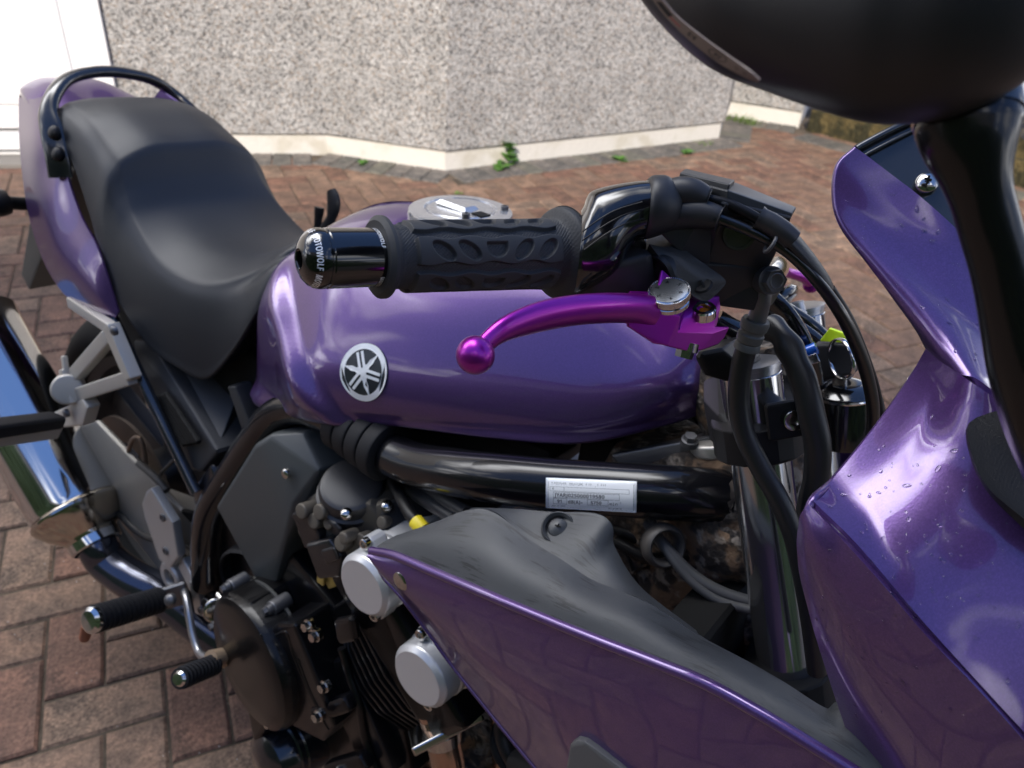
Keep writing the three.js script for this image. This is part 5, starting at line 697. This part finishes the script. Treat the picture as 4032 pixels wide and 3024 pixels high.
  const ab = part('airbox_cover', [slab([[.6465,.6553,.15],[.6792,.6677,.135],[.7042,.6534,.132],[.7161,.6483,.145],[.696,.6026,.16],[.6844,.5491,.162],[.6481,.4502,.15],[.6195,.4284,.15],[.5504,.5077,.158],[.6271,.6355,.156]], [0.004, -0.002, -0.05], 0.008, 0.75)], grey, bike);
  part('screw', [domeBolt([.6853,.6349,.168], [0, 0.1, 1], 0.006, 0.002)], M.steel, ab);
  // hoses
  part('breather_hose', sweep([[.7949,.657,.11],[.8348,.6746,.14],[.8628,.6758,.155],[.8845,.6728,.16]], 0.0062, 30, 14), M.hose, bike);
  part('hose_tag', sweep([[.8753,.6746,.1585],[.8816,.6738,.1597],[.8872,.6723,.1602]], 0.0078, 8, 16), M.yellow, bike);
  part('breather_hose', [sweep([[.808,.6533,.1],[.8595,.6699,.12],[.9024,.679,.13]], 0.0085, 24, 14), sweep([[.8242,.665,.1],[.8771,.6838,.12],[.9154,.6933,.13]], 0.0075, 24, 14)], std([0.05, 0.052, 0.055], 0.38), bike);
  // exhaust headers
  const hp = (z0) => { const q = [.9408,.4335,.16]; return [[q[0] - 0.012, q[1] + 0.02, z0], [q[0], q[1], z0], [q[0] + 0.02, q[1] - 0.05, z0], [q[0] + 0.025, q[1] - 0.14, z0 - 0.005], [q[0] - 0.03, q[1] - 0.25, z0 * 0.8], [q[0] - 0.2, q[1] - 0.33, z0 * 0.5]]; };
  const hd = part('exhaust_header', [sweep(hp(0.16), 0.0185, 50, 24), sweep(hp(0.06), 0.0185, 40, 20)], M.copper, bike);
  part('header_flange', [bar([.9302,.4304,.19], [.9653,.4602,.13], 0.036, 0.011, unit([0.35, -0.9, 0.1]), 0.0025), drum(add([.9406,.4355,.16], [0, 0.004, 0], 1), add([.9406,.4355,.16], [0.004, -0.014, 0], 1), 0.0225, 0.002)], M.steel, hd);
  part('dirty_casting', (() => { const g = new THREE.SphereGeometry(1, 30, 20); g.scale(0.05, 0.05, 0.05); g.translate(...[.9147,.2983,.06]); const k = mergeVertices((() => { const q = g.clone(); q.deleteAttribute('normal'); q.deleteAttribute('uv'); return q; })(), 1e-5), p = k.attributes.position; for (let i = 0; i < p.count; i++) { const n = fbm(p.getX(i) * 40, p.getY(i) * 40, p.getZ(i) * 40, 3) * 0.03; p.setXYZ(i, p.getX(i) + n, p.getY(i) + n, p.getZ(i) + n); } k.computeVertexNormals(); return boxuv(k, 8); })(), M.rust, hd);
  part('oil_cooler_hose', [sweep([[1.0088,.515,.15],[1.0146,.4907,.155],[1.0292,.4776,.16],[1.0551,.4638,.16]], 0.009, 24, 12), rod([1.0469,.4867,.17], [1.0817,.5164,.18], 0.014)], M.hose, bike);
  part('horn', drum([1.0114,.4229,.1], [1.0265,.4644,.13], 0.035, 0.004), M.dark, bike);
}

// ---------------------------------------------------------------- handlebar, controls, cables
{
  const steer = (p, a) => V(sub(p, [1.186, 0.69, 0])).applyAxisAngle(new THREE.Vector3(-0.405, 0.914, 0).normalize(), a).add(V([1.186, 0.69, 0])).toArray();
  const ST = 0.15, leftOf = (p) => { const q = steer(p, -ST); const l = steer([q[0], q[1], -q[2]], ST); return [l[0], l[1] - 0.055 * smooth(0.04, 0.2, p[2]), l[2]]; };
  const gi = [1.0359,1.011,.2375], go = [.9974,1.0157,.3505], be = [.9971,1.0232,.4], dir = unit(sub(go, gi)), GL = Math.hypot(...sub(go, gi));
  const barPts = [gi, add(gi, dir, -0.03), add(gi, dir, -0.07), [1.088, 0.985, 0.11], [1.093, 0.968, 0.05]];
  const hb = part('handlebar', sweep([...barPts, ...barPts.map(leftOf).reverse()], 0.0112, 100, 20), M.gloss, bike);
  const lgi = leftOf(gi), lgo = leftOf(go), ldir = unit(sub(lgo, lgi));
  // rubber grip: flanges, knurled ends, six raised pads with scooped hollows
  const N = 260, Mn = 320, pos = [], uv = [], idx = [];
  const xh = unit([0.2, 1, 0.1]), Bm = basis(gi, dir, xh), v = new THREE.Vector3();
  const ell = (x, y, cx, cy, rx, ry, tilt) => { const c = Math.cos(tilt), s = Math.sin(tilt), dx = x - cx, dy = y - cy, p = (dx * c + dy * s) / rx, q = (-dx * s + dy * c) / ry; return Math.hypot(p, q); };
  const toCam = unit(sub(EYE, lerp3(gi, go, 0.5))), lx = V(toCam).dot(new THREE.Vector3().setFromMatrixColumn(Bm, 0)), ly = V(toCam).dot(new THREE.Vector3().setFromMatrixColumn(Bm, 1)), face = Math.atan2(ly, lx) + 0.16;
  for (let i = 0; i <= N; i++) for (let j = 0; j <= Mn; j++) {
    const s = i / N, h = s * GL, w = j / Mn * Math.PI * 2; let r = mix(0.0193, 0.0172, s);
    const t = ((w - face) / (Math.PI / 3) % 1 + 1.5) % 1 - 0.5, y = t * (Math.PI / 3) * 0.019;   // y across the pad, metres
    const edge = 0.0072 + 0.0009 * Math.cos(h * 2 * Math.PI / 0.026 + 0.8), pad = smooth(edge + 0.0005, edge - 0.0003, Math.abs(y)) * smooth(0.0135, 0.0148, h) * smooth(GL - 0.0125, GL - 0.0138, h);
    let hollow = 0; const m = GL / 2 - 0.001;
    const cs = [[m - 0.034, -0.62], [m - 0.0175, -0.62], [m, 0], [m + 0.0175, 0.62], [m + 0.033, 0.62]];
    for (const [cx, tl] of cs) { let e; if (tl === 0) e = Math.max(ell(h, y, cx, 0.0022, 0.0066, 0.0062, 0), (y - 0.0028) * 400 + 0.6); else { e = Math.max(ell(h, y, cx, -0.0002, 0.0074, 0.0037, tl), 1.62 - ell(h, y, cx + (tl > 0 ? -0.003 : 0.003), 0.0058, 0.0075, 0.0042, tl)); } hollow = Math.max(hollow, smooth(1.08, 0.9, e)); }
    r += pad * 0.0025 * (1 - hollow * 0.98) - 0.0008;
    const kn = (1 - pad * (1 - hollow)) * smooth(0.003, 0.006, h) * smooth(GL - 0.003, GL - 0.006, h); r += kn * 0.00045 * (Math.abs(Math.sin((h / 0.0021 + w * 9) * Math.PI)) * Math.abs(Math.sin((h / 0.0021 - w * 9) * Math.PI)) - 0.3);
    // flanges
    r += 0.0064 * Math.exp(-(((h - 0.001) / 0.0052) ** 4)) + 0.0028 * Math.exp(-(((h) / 0.011) ** 2)) + 0.0034 * Math.exp(-(((h - GL + 0.0012) / 0.003) ** 2));
    v.set(Math.cos(w) * r, Math.sin(w) * r, h).applyMatrix4(Bm); pos.push(v.x, v.y, v.z); uv.push(w / 6.283, h / GL);
  }
  for (let i = 0; i < N; i++) for (let j = 0; j < Mn; j++) { const a = i * (Mn + 1) + j, b = a + Mn + 1; idx.push(a, a + 1, b, a + 1, b + 1, b); }
  const gg = new THREE.BufferGeometry(); gg.setAttribute('position', new THREE.Float32BufferAttribute(pos, 3)); gg.setAttribute('uv', new THREE.Float32BufferAttribute(uv, 2)); gg.setIndex(idx); gg.computeVertexNormals();
  const caps = [turned(add(gi, dir, -0.004), dir, [[0, 0], [0.024, 0], [0.0285, 0.0035], [0.0, 0.006]], 40), turned(add(go, dir, -0.002), dir, [[0, 0], [0.0215, 0.001], [0.0215, 0.003], [0.019, 0.005], [0, 0.005]], 40)];
  const gripM = phy([0.04, 0.042, 0.045], 0.55, 0, { specularIntensity: 0.6, bumpMap: rep(tGrain, 3), bumpScale: 0.00006 });
  part('grip', [gg, ...caps], gripM, hb);
  part('left_grip', (turned(lgi, ldir, [[0, 0], [0.027, 0], [0.027, 0.004], [0.019, 0.01], [0.018, GL - 0.005], [0.022, GL], [0, GL]], 32)), gripM, hb);
  // bar end weight with printed letters
  const cv = document.createElement('canvas'); cv.width = 2048; cv.height = 512; const c = cv.getContext('2d'); c.fillStyle = '#060607'; c.fillRect(0, 0, 2048, 512); c.fillStyle = '#ffffff';
  const ct = new THREE.CanvasTexture(cv); ct.colorSpace = THREE.SRGBColorSpace; ct.wrapS = THREE.RepeatWrapping;
  const bl = (Math.hypot(...sub(be, go)) + 0.002) * 0.835, r0 = 0.0151, prof = [[0.0, -0.002], [r0, -0.002], [r0, bl * 0.32], [r0, bl * 0.7 - 0.0006], [r0 - 0.0004, bl * 0.7], [r0 - 0.0004, bl * 0.7 + 0.001], [r0, bl * 0.7 + 0.0016], [r0, bl * 0.79], [r0 * 0.96, bl * 0.85], [r0 * 0.86, bl * 0.905], [r0 * 0.7, bl * 0.955], [r0 * 0.52, bl * 0.985], [0.0052, bl]];
  const bb = lathe(go, dir, prof, 96, xh), buv = bb.attributes.uv, bp = bb.attributes.position, inv = basis(go, dir, xh).invert();
  for (let i = 0; i < bp.count; i++) { v.fromBufferAttribute(bp, i).applyMatrix4(inv); buv.setXY(i, buv.getX(i), v.z / bl); }
  // v = 0 at the grip, 1 at the outer end; u runs round the bar
  const ringText = (y, px, starts, wid) => { for (const x of starts) { c.save(); c.translate(x, y); c.rotate(Math.PI); c.scale(1.75, 1); c.font = 'bold ' + px + 'px sans-serif'; c.fillText('MOTOWOLF', 0, 0); c.restore(); } };
  const gn = (() => { bb.computeVertexNormals(); return creased(bb, 0.5); })();
  ringText(512 * (1 - 0.9), 46, [505, 1017, 1529, 2041], 470);
  ringText(512 * (1 - 0.13), 36, [640, 1320, 2000], 380);
  const endM = phy([1, 1, 1], 0.16, 0.0, { map: ct, clearcoat: 1, clearcoatRoughness: 0.04 });
  const bend = part('bar_end', gn, endM, hb);
  part('hex_socket', turned(add(go, dir, bl), dir, [[0.0052, 0], [0.0046, -0.0006], [0.0044, -0.006], [0, -0.006]], 6, 0.4), M.gloss, hb);
  part('left_bar_end', (turned(lgo, ldir, [[0, 0], [r0, 0], [r0, bl * 0.8], [r0 - 0.006, bl], [0, bl]], 32)), M.gloss, hb);
  // throttle housing: from a ring round the bar, sweeping up to the cable boot
  const oval = (cen, up, side, a, b, n = 18) => ringPts(cen, unit(up).map((q) => q * a), unit(side).map((q) => q * b), n);
  const camUp = [0.14, 0.89, 0.42], vd = unit([-0.5, -0.45, -0.74]), nUp = (k) => unit(k);
  const right = unit([0.78, 0.14, -0.61]), img = (du, dv) => add(right.map((q) => q * du), [0.3775, -0.882, 0.2823].map((q) => q * dv), 1);
  const S = [[[1.0455,1.014,.236], img(0.08, -1), 0.0245, 0.024], [[1.0471,1.0162,.234], img(0.05, -1), 0.0262, 0.0255], [[1.0504,1.0212,.2305], img(-0.1, -1), 0.0264, 0.025], [[1.0552,1.0285,.226], img(-0.3, -1), 0.0248, 0.0225], [[1.0602,1.0372,.2195], img(-0.3, -1), 0.0198, 0.0195], [[1.0669,1.0427,.213], img(-0.12, -1), 0.017, 0.0175], [[1.0735,1.0458,.2075], img(-0.05, -1), 0.0158, 0.017]];
  const th = part('throttle_housing', loft(S.map(([p, u, a, b]) => oval(p, u, cross(u, right), a, b)), 60, 50), phy([0.006, 0.006, 0.007], 0.15, 0, { clearcoat: 0.9, clearcoatRoughness: 0.05, bumpMap: rep(tSoft, 30), bumpScale: 0.0002 }), hb);
  // raised lines along the housing
  const boost = 1;
  for (const L of [[[1.06,1.0337,.261],[1.0621,1.0399,.2495],[1.0674,1.0465,.2395],[1.0775,1.0528,.229]], [[1.0626,1.0306,.2615],[1.0669,1.038,.2505],[1.0732,1.0451,.241],[1.0803,1.0495,.2305]], [[1.0646,1.0258,.261],[1.07,1.035,.2495],[1.076,1.0412,.2415],[1.0813,1.0444,.23]]]) part('seam', (() => { const thm = new THREE.Mesh(th.geometry, new THREE.MeshBasicMaterial({ side: THREE.DoubleSide })); const q = spline(L, 16).map((p) => { const h = hitOn(thm, EYE, sub(p, EYE)); return h ? add(h.p, h.n, 0.0001) : p; }); return sweep(q, 0.0005, 30, 6); })(), M.satin, hb);
  part('switch_housing', [drum(add(gi, dir, -0.012), add(gi, dir, -0.05), 0.0235, 0.003, 40), hull([[1.0582,1.0053,.235],[1.0792,1.0171,.215],[1.0853,.9945,.21],[1.0634,.9886,.232]].flatMap((p) => [p, add(p, [-0.02, 0, 0])]), 0.006)], std([0.02, 0.02, 0.022], 0.45), hb);
  const boot = part('cable_boot', [loft([[[1.0707,1.0445,.2098], 0.0172, 0.0188], [[1.0722,1.0456,.2085], 0.0182, 0.0198], [[1.0751,1.0469,.2063], 0.018, 0.0196], [[1.0788,1.0482,.2034], 0.017, 0.018], [[1.0828,1.0483,.2005], 0.0145, 0.015], [[1.0856,1.0483,.1987], 0.0115, 0.012]].map(([p, a, b]) => oval(p, img(0.05, -1), cross(img(0.05, -1), right), a, b)), 50, 30), sweep([[1.0793,1.0538,.2035],[1.0857,1.0573,.2],[1.0931,1.0578,.197],[1.0997,1.0565,.1945],[1.101,1.0563,.194]], (t) => mix(0.0092, 0.0065, smooth(0.35, 0.9, t)) + 0.0012 * smooth(0.93, 0.97, t), 30, 18), sweep([[1.0835,1.0427,.203],[1.0905,1.046,.2005],[1.0993,1.0481,.198],[1.1093,1.0483,.1955],[1.1115,1.0481,.195]], (t) => mix(0.0092, 0.0068, smooth(0.35, 0.9, t)) + 0.0012 * smooth(0.93, 0.97, t), 30, 18)], std([0.022, 0.022, 0.024], 0.45, 0, { bumpMap: rep(tSoft, 40), bumpScale: 0.0002 }), hb);
  // throttle cables
  part('throttle_cable', sweep([[1.1004,1.0564,.194],[1.111,1.0563,.19],[1.1219,1.054,.187],[1.1315,1.0509,.184]], 0.0033, 30, 12), M.hose, hb);
  part('throttle_cable', sweep([[1.1103,1.048,.195],[1.1226,1.0459,.19],[1.1355,1.0424,.184],[1.1499,1.0359,.176],[1.1656,1.0238,.166],[1.1808,1.0068,.152],[1.194,.9856,.136],[1.2055,.9614,.12],[1.2145,.9345,.105],[1.2185,.9059,.092],[1.2141,.8774,.085],[1.2038,.8518,.09]], (t) => mix(0.0033, 0.0042, smooth(0.3, 0.6, t)), 120, 14), phy([0.008, 0.008, 0.009], 0.3, 0, { clearcoat: 0.5 }), hb);
  part('cable_sleeve', [sweep([[1.1294,1.0526,.185],[1.1367,1.0508,.183],[1.1438,1.048,.181],[1.1494,1.0443,.178]], (t) => 0.0064 + 0.0008 * smooth(0.1, 0, t), 20, 16), sweep([[1.1455,1.0456,.176],[1.1533,1.0387,.17],[1.1611,1.0304,.163],[1.1682,1.0216,.156],[1.1707,1.0169,.152]], (t) => [mix(0.0085, 0.0065, t), 0.004], 24, 14, 1, [0.3, -0.2, 1])], std([0.03, 0.03, 0.032], 0.42), hb);
  part('cable_clip', (() => { const q = [1.1408,1.0405,.186], t = new THREE.TorusGeometry(0.0052, 0.0011, 10, 28); t.applyMatrix4(basis(q, unit(sub([1.1499,1.0359,.176], [1.1278,1.0449,.188])))); return crease(t, 1); })(), std([0.08, 0.08, 0.085], 0.4), hb);
  part('wiring_cable', [sweep([[1.1715,1.0159,.15],[1.1855,.999,.14],[1.2005,.9709,.12],[1.2123,.9423,.1],[1.2215,.914,.09],[1.2196,.886,.08]], 0.004, 60, 12), sweep([[1.2008,.9351,.06],[1.211,.9206,.06],[1.2173,.9043,.06]], 0.005, 20, 10)], M.hose, hb);
  part('wiring_loom', sweep([[1.1338,.9719,.12],[1.1481,.969,.125],[1.1607,.9588,.128],[1.1725,.9454,.13],[1.1827,.9296,.132],[1.1936,.9097,.132],[1.1999,.8861,.13],[1.2025,.8644,.13],[1.2076,.8434,.13]], (t) => [0.0088 + 0.0012 * Math.sin(t * 40) * smooth(0.5, 0, t), 0.0065], 90, 18, 1, [1, 0, 0.2]), std([0.02, 0.02, 0.021], 0.36, 0, { bumpMap: rep(tSoft, 20), bumpScale: 0.0012 }), hb);
  part('inner_cable', [sweep([[1.103,.9234,-.05],[1.1308,.9159,-.05],[1.1652,.8982,-.05]], 0.0055, 30, 10), sweep([[1.0399,.9238,-.05],[1.0795,.9308,-.06],[1.1165,.9166,-.08],[1.1474,.9006,-.08]], 0.006, 40, 10), sweep([[1.0887,.9498,.09],[1.1009,.9455,.085],[1.1165,.9426,.08]], 0.0098, 20, 16), sweep([[1.094,.9572,.02],[1.1173,.9454,.02],[1.138,.9178,.01],[1.1454,.8965,0]], (t) => [0.016, 0.007], 40, 14, 1, [1, 0, 0.2])], M.gloss, hb);
  // brake reservoir with lid and sight glass
  const satin = std([0.021, 0.021, 0.023], 0.44, 0, { bumpMap: rep(tSoft, 40), bumpScale: 0.0003 });
  const back = (a, o) => a.flatMap((p) => [p, add(p, o)]);
  const res = part('brake_reservoir', [hull([...[[1.1013,1.0568,.1935],[1.1114,1.0564,.1925],[1.1389,1.0522,.161],[1.1382,1.0451,.16],[1.134,1.025,.154],[1.1326,1.0169,.155],[1.1063,1.0186,.1845]], ...[[1.084,1.0448,.15],[1.1304,1.0455,.138],[1.1241,1.0175,.135],[1.0936,1.0106,.15]]], 0.0015, 0.35), hull(back([[1.0791,1.0455,.199],[1.1026,1.0578,.1945],[1.1072,1.0191,.186],[1.0952,1.0256,.202],[1.0836,1.0344,.208]], [-0.012, 0, -0.02]), 0.0015, 0.35)], satin, hb);
  const lidM = std([0.04, 0.042, 0.045], 0.42, 0, { bumpMap: rep(tSoft, 60), bumpScale: 0.0004 });
  part('reservoir_lid', [hull([...[[1.0729,1.0604,.1785],[1.1094,1.0628,.1895],[1.1391,1.0543,.1595],[1.1372,1.0559,.149],[1.0979,1.0605,.1485],[1.0688,1.061,.163]], ...[[1.0759,1.0561,.1785],[1.1105,1.0572,.1895],[1.1389,1.051,.16],[1.1339,1.0516,.149]]], 0.001, 0.35), hull(back([[1.0736,1.0614,.178],[1.1084,1.064,.188],[1.1,1.0618,.16],[1.0689,1.0612,.162]], [0, 0.0022, 0]), 0.0008, 0.35)], lidM, hb);
  const sg = [1.1204,1.0399,.1832], sn = unit([0.5, 0.1, 0.86]);
  part('sight_glass', [turned(sg, sn, [[0, 0.0005], [0.0074, 0.0006], [0.0075, 0.0018], [0.0092, 0.002], [0.0098, 0.0005], [0.0098, -0.006], [0, -0.006]], 36, 0.4)], phy([0.05, 0.047, 0.038], 0.15, 0.1, { clearcoat: 1 }), hb);
  const mc = part('brake_master_cylinder', [hull(back([[1.0769,1.0193,.206],[1.0862,1.0201,.206],[1.1068,1.0172,.186],[1.1325,1.0168,.1545],[1.1359,1.0039,.15],[1.1328,.9952,.148],[1.1162,.9937,.168],[1.0948,.9991,.187],[1.0811,.9962,.203]], [-0.012, 0.004, -0.022]), 0.002, 0.35), turned([1.09,1.0107,.2085], unit([-0.3, -0.35, 0.9]), [[0.0085, -0.006], [0.0125, -0.006], [0.013, 0.001], [0.0115, 0.003], [0.009, 0.002], [0.0085, -0.006]], 30), hull(back([[1.1225,1.006,.163],[1.1378,1.0005,.153],[1.1358,.9916,.153],[1.1168,.9918,.168]], [0, 0, -0.02]), 0.002, 0.35)], satin, hb);
  part('clamp_perch', boxuv(skin(patch([[[1.0796,1.0264,.213],[1.0876,1.0263,.208],[1.0927,1.0277,.2]], [[1.0892,1.0213,.2145],[1.0962,1.0237,.209],[1.1046,1.0236,.2]], [[1.0981,1.0169,.214],[1.106,1.0192,.208],[1.1138,1.0188,.195]], [[1.105,1.0104,.2135],[1.1137,1.0134,.205],[1.1213,1.0146,.191]], [[1.1135,1.0036,.2085],[1.1175,1.0054,.202],[1.1232,1.0114,.1905]], [[1.1166,1.0016,.205],[1.1195,1.0015,.2],[1.1219,1.0063,.195]]], 24, 40), 0.006, -1)), std([0.042, 0.04, 0.037], 0.5, 0, { bumpMap: rep(tSoft, 40), bumpScale: 0.0004 }), mc);
  part('pivot_slot', [turned([1.1157,1.0106,.2052], unit([-0.3, 0.72, 0.6]), [[0, 0.0006], [0.0048, 0.0006], [0.0056, -0.0006], [0, -0.001]], 24), bar([1.114,1.0135,.2064], [1.1189,1.0088,.2064], 0.0014, 0.002, [-0.3, 0.72, 0.6], 0.0003)], M.satin, mc);
  // banjo bolt and brake hose
  const b0 = [1.1278,1.0083,.1485], b1 = [1.1484,1.0162,.1665];
  const bd = unit(sub(b1, b0));
  part('banjo_bolt', [drum(add(b0, bd, 0.002), add(b0, bd, 0.013), 0.0089, 0.0012, 36), hexBolt(add(b0, bd, 0.015), bd, 0.0076, 0.0075, 1.16), turned(add(b0, bd, 0.0205), bd, [[0.0036, 0.002], [0.0046, 0.0024], [0.0052, 0.0019], [0.005, -0.001], [0.003, -0.001]], 24), sweep([[1.1339,1.006,.153],[1.1358,.9965,.152],[1.1358,.9892,.151],[1.1359,.9803,.151]], (t) => mix(0.0052, 0.0062, t), 20, 16)], M.greyMetal, hb);
  const f0 = [1.1356,.9834,.151], f1 = [1.1348,.9627,.151], fd = unit(sub(f1, f0)), FL = Math.hypot(...sub(f1, f0));
  part('hose_crimp', turned(f0, fd, [[0, 0], [0.0085, 0], [0.0092, 0.002], [0.0088, FL * 0.3], [0.0078, FL * 0.36], [0.0078, FL * 0.44], [0.0086, FL * 0.5], [0.0084, FL * 0.72], [0.0075, FL * 0.78], [0.0084, FL * 0.85], [0.0088, FL], [0, FL]], 28, 0.5), std([0.13, 0.135, 0.13], 0.55, 0.4, { bumpMap: rep(tSoft, 60), bumpScale: 0.0006 }), hb);
  part('brake_hose', sweep([[1.1347,.965,.151],[1.1359,.9472,.152],[1.1411,.9249,.152],[1.1507,.9059,.152],[1.1668,.8879,.152],[1.1851,.8712,.152],[1.2013,.8504,.15],[1.2149,.8249,.147],[1.2304,.7899,.142],[1.2482,.7438,.135]], (t) => 0.0071, 110, 20), std([0.016, 0.016, 0.017], 0.38), hb);
  // purple brake lever
  const pts = [[1.068,.9879,.352],[1.0687,.9923,.347],[1.0703,.9976,.337],[1.0738,1.0008,.32],[1.08,1.0025,.298],[1.0886,1.0018,.272],[1.0966,.9982,.246],[1.1012,.9939,.233]];
  const lever = part('brake_lever', [sweep(pts, (t) => [mix(0.005, 0.0088, smooth(0.1, 0.55, t)) + 0.0014 * smooth(0.8, 1, t), mix(0.0042, 0.0058, smooth(0.1, 0.6, t))], 90, 26), (() => { const s = new THREE.SphereGeometry(0.0096, 40, 28); s.translate(...[1.068,.9879,.352]); return crease(s, 1); })(), hull([...[[1.0939,1.0025,.252],[1.1111,.9923,.2195],[1.1125,.9832,.22],[1.1113,.9772,.2265],[1.1065,.9787,.2345],[1.103,.9836,.2405],[1.0966,.9898,.2515],[1.0891,1.0047,.2425],[1.0946,1.0037,.23],[1.1087,.9953,.209]], ...[[1.0891,.9983,.222],[1.1048,.973,.212],[1.107,.9835,.208]]], 0.0012, 0.35), hull(back([[1.1113,.9834,.2225],[1.1246,.9804,.1935],[1.1242,.9747,.196],[1.1232,.9716,.2],[1.1183,.9722,.2115],[1.1108,.9767,.2265]], [0.004, 0.002, -0.012]), 0.0012, 0.35), hull([...[[1.1119,.9903,.2135],[1.1217,.99,.191],[1.1247,.9805,.1925],[1.1135,.9829,.2175],[1.1065,.9989,.199],[1.1179,.9989,.182],[1.1209,.9936,.184],[1.1103,.9936,.207]], ...[[1.1059,.9901,.185],[1.1189,.9811,.18],[1.109,.9823,.2]]], 0.0012, 0.35), hull([[1.1005,1.0042,.231],[1.0941,1.0143,.218],[1.0977,1.0074,.212],[1.1054,1.0062,.212],[1.1078,.9993,.21]], 0.0012, 0.35)], M.anodised, hb);
  const dc = [1.1055,1.0054,.226], dn = unit([-0.06, 0.89, 0.45]), teeth = [];
  for (let k = 0; k < 60; k++) { const a = k / 60 * 6.283, x = unit(cross(dn, [1, 0, 0])), y = cross(dn, x), q = add(add(dc, x, Math.cos(a) * 0.0118), y, Math.sin(a) * 0.0118); teeth.push(rod(q, add(q, dn, 0.0038), 0.00035, 0.00035, 5)); }
  const dcv = document.createElement('canvas'); dcv.width = dcv.height = 256; const d2 = dcv.getContext('2d'); d2.fillStyle = '#c9cdd2'; d2.fillRect(0, 0, 256, 256); d2.fillStyle = '#20242c'; d2.font = 'bold 44px sans-serif'; [1, 2, 3, 4, 5, 6].forEach((n, i) => { const a = i / 6 * 6.283; d2.save(); d2.translate(128 + Math.cos(a) * 88, 128 + Math.sin(a) * 88); d2.rotate(a + 1.57); d2.fillText(String(n), -12, 14); d2.restore(); });
  const dct = new THREE.CanvasTexture(dcv); dct.colorSpace = THREE.SRGBColorSpace;
  part('adjuster_dial', [turned(add(dc, dn, -0.001), dn, [[0, 0.0048], [0.0106, 0.0048], [0.0117, 0.004], [0.0117, 0], [0, 0]], 60, 0.4), ...teeth, turned(add(dc, dn, -0.005), dn, [[0, 0.003], [0.0108, 0.003], [0.0115, 0.0025], [0.0115, 0], [0, 0]], 60)], std([0.62, 0.62, 0.63], 0.14, 1), hb);
  const fg = new THREE.CircleGeometry(0.0104, 48); fg.applyMatrix4(basis(add(dc, dn, 0.0042), dn)); part('dial_face', (() => { const b = new THREE.CylinderGeometry(0.0104, 0.0104, 0.0003, 48); b.rotateX(Math.PI / 2); b.applyMatrix4(basis(add(dc, dn, 0.00385), dn, unit(right))); return b; })(), std([1, 1, 1], 0.12, 0.95, { map: dct }), hb);
  const pb = [1.1181,.9937,.1995], pn = unit([-0.05, 0.92, 0.38]);
  part('pivot_bolt', turned(pb, pn, [[0.0036, 0.0008], [0.0042, 0.0032], [0.0066, 0.0032], [0.0074, 0.0022], [0.0074, -0.003], [0, -0.003], [0, -0.0005], [0.0036, -0.0005]], 36, 0.4), M.chrome, hb);
  part('pivot_core', turned(add(pb, pn, -0.0003), pn, [[0, 0.0022], [0.002, 0.002], [0.0037, 0.0008], [0, 0]], 20), M.amber, hb);
  part('lever_nut', hexBolt([1.1158,.9704,.206], unit([0.1, -0.9, 0.3]), 0.0058, 0.006), M.steel, hb);
  part('lever_switch', [hull(back([[1.107,.9453,.15],[1.1154,.9486,.14],[1.1277,.9389,.13],[1.1228,.9323,.135],[1.1124,.9353,.145]], [0, 0, -0.03]), 0.004)], M.satin, hb);
  part('clutch_lever', [sweep([[1.0483,.8819,-.33],[1.04,.8926,-.31],[1.0277,.9012,-.28],[1.0243,.9112,-.25]], (t) => [mix(0.0062, 0.0058, t), 0.0058], 24, 14), (() => { const s = new THREE.SphereGeometry(0.0098, 24, 16); s.translate(...[1.0467,.8814,-.33]); return crease(s, 1); })()], M.anodised, hb);
}
{ // bunch of keys in the ignition
  const o = [1.1448,.9113,-.03], t = new THREE.Group(); t.name = 'key_bunch'; t.position.copy(V(o).applyEuler(bike.rotation)); t.rotation.copy(bike.rotation); scene.add(t);
  tag(t, 'bunch of keys with blue tag and split ring hanging from the ignition lock', 'keys');
  const L = (p) => sub(p, o);
  part('key_head', slab([[1.141,.9191,-.02],[1.1652,.9294,-.02],[1.1741,.911,-.02],[1.1548,.8964,-.02],[1.1453,.9035,-.02]].map(L), [0, 0, -0.01], 0.003), std([0.025, 0.025, 0.027], 0.5), t);
  part('key_blade', slab([[1.1605,.8986,-.025],[1.1691,.9022,-.025],[1.1733,.8895,-.025],[1.1647,.8857,-.025]].map(L), [0, 0, -0.004], 0.0008), M.steel, t);
  part('blue_torch', rod(L([1.1351,.9217,.035]), L([1.1516,.9361,.03]), 0.005), M.blue, t);
  part('torch_tip', rod(L([1.1315,.9185,.036]), L([1.136,.9225,.035]), 0.0045), M.chrome, t);
  part('spare_key', [bar(L([1.1397,.9161,.04]), L([1.1555,.9311,.035]), 0.0075, 0.003, [0, 0.3, 1], 0.0008)], M.chrome, t);
  part('split_ring', (() => { const g = new THREE.TorusGeometry(0.0165, 0.0012, 10, 48); g.scale(1, 1, 2); g.applyMatrix4(basis(L([1.1649,.9213,-.008]), unit([-0.52, -0.2, 0.62]), [0.62, -0.7, 0.1])); return crease(g, 1); })(), M.chrome, t);
  part('lime_tag', slab([[1.143,.9263,-.02],[1.1464,.9373,-.02],[1.1576,.9373,-.02],[1.1616,.9322,-.02]].map(L), [0, 0, -0.003], 0.001), M.lime, t);
}

renderer.render(scene, camera);
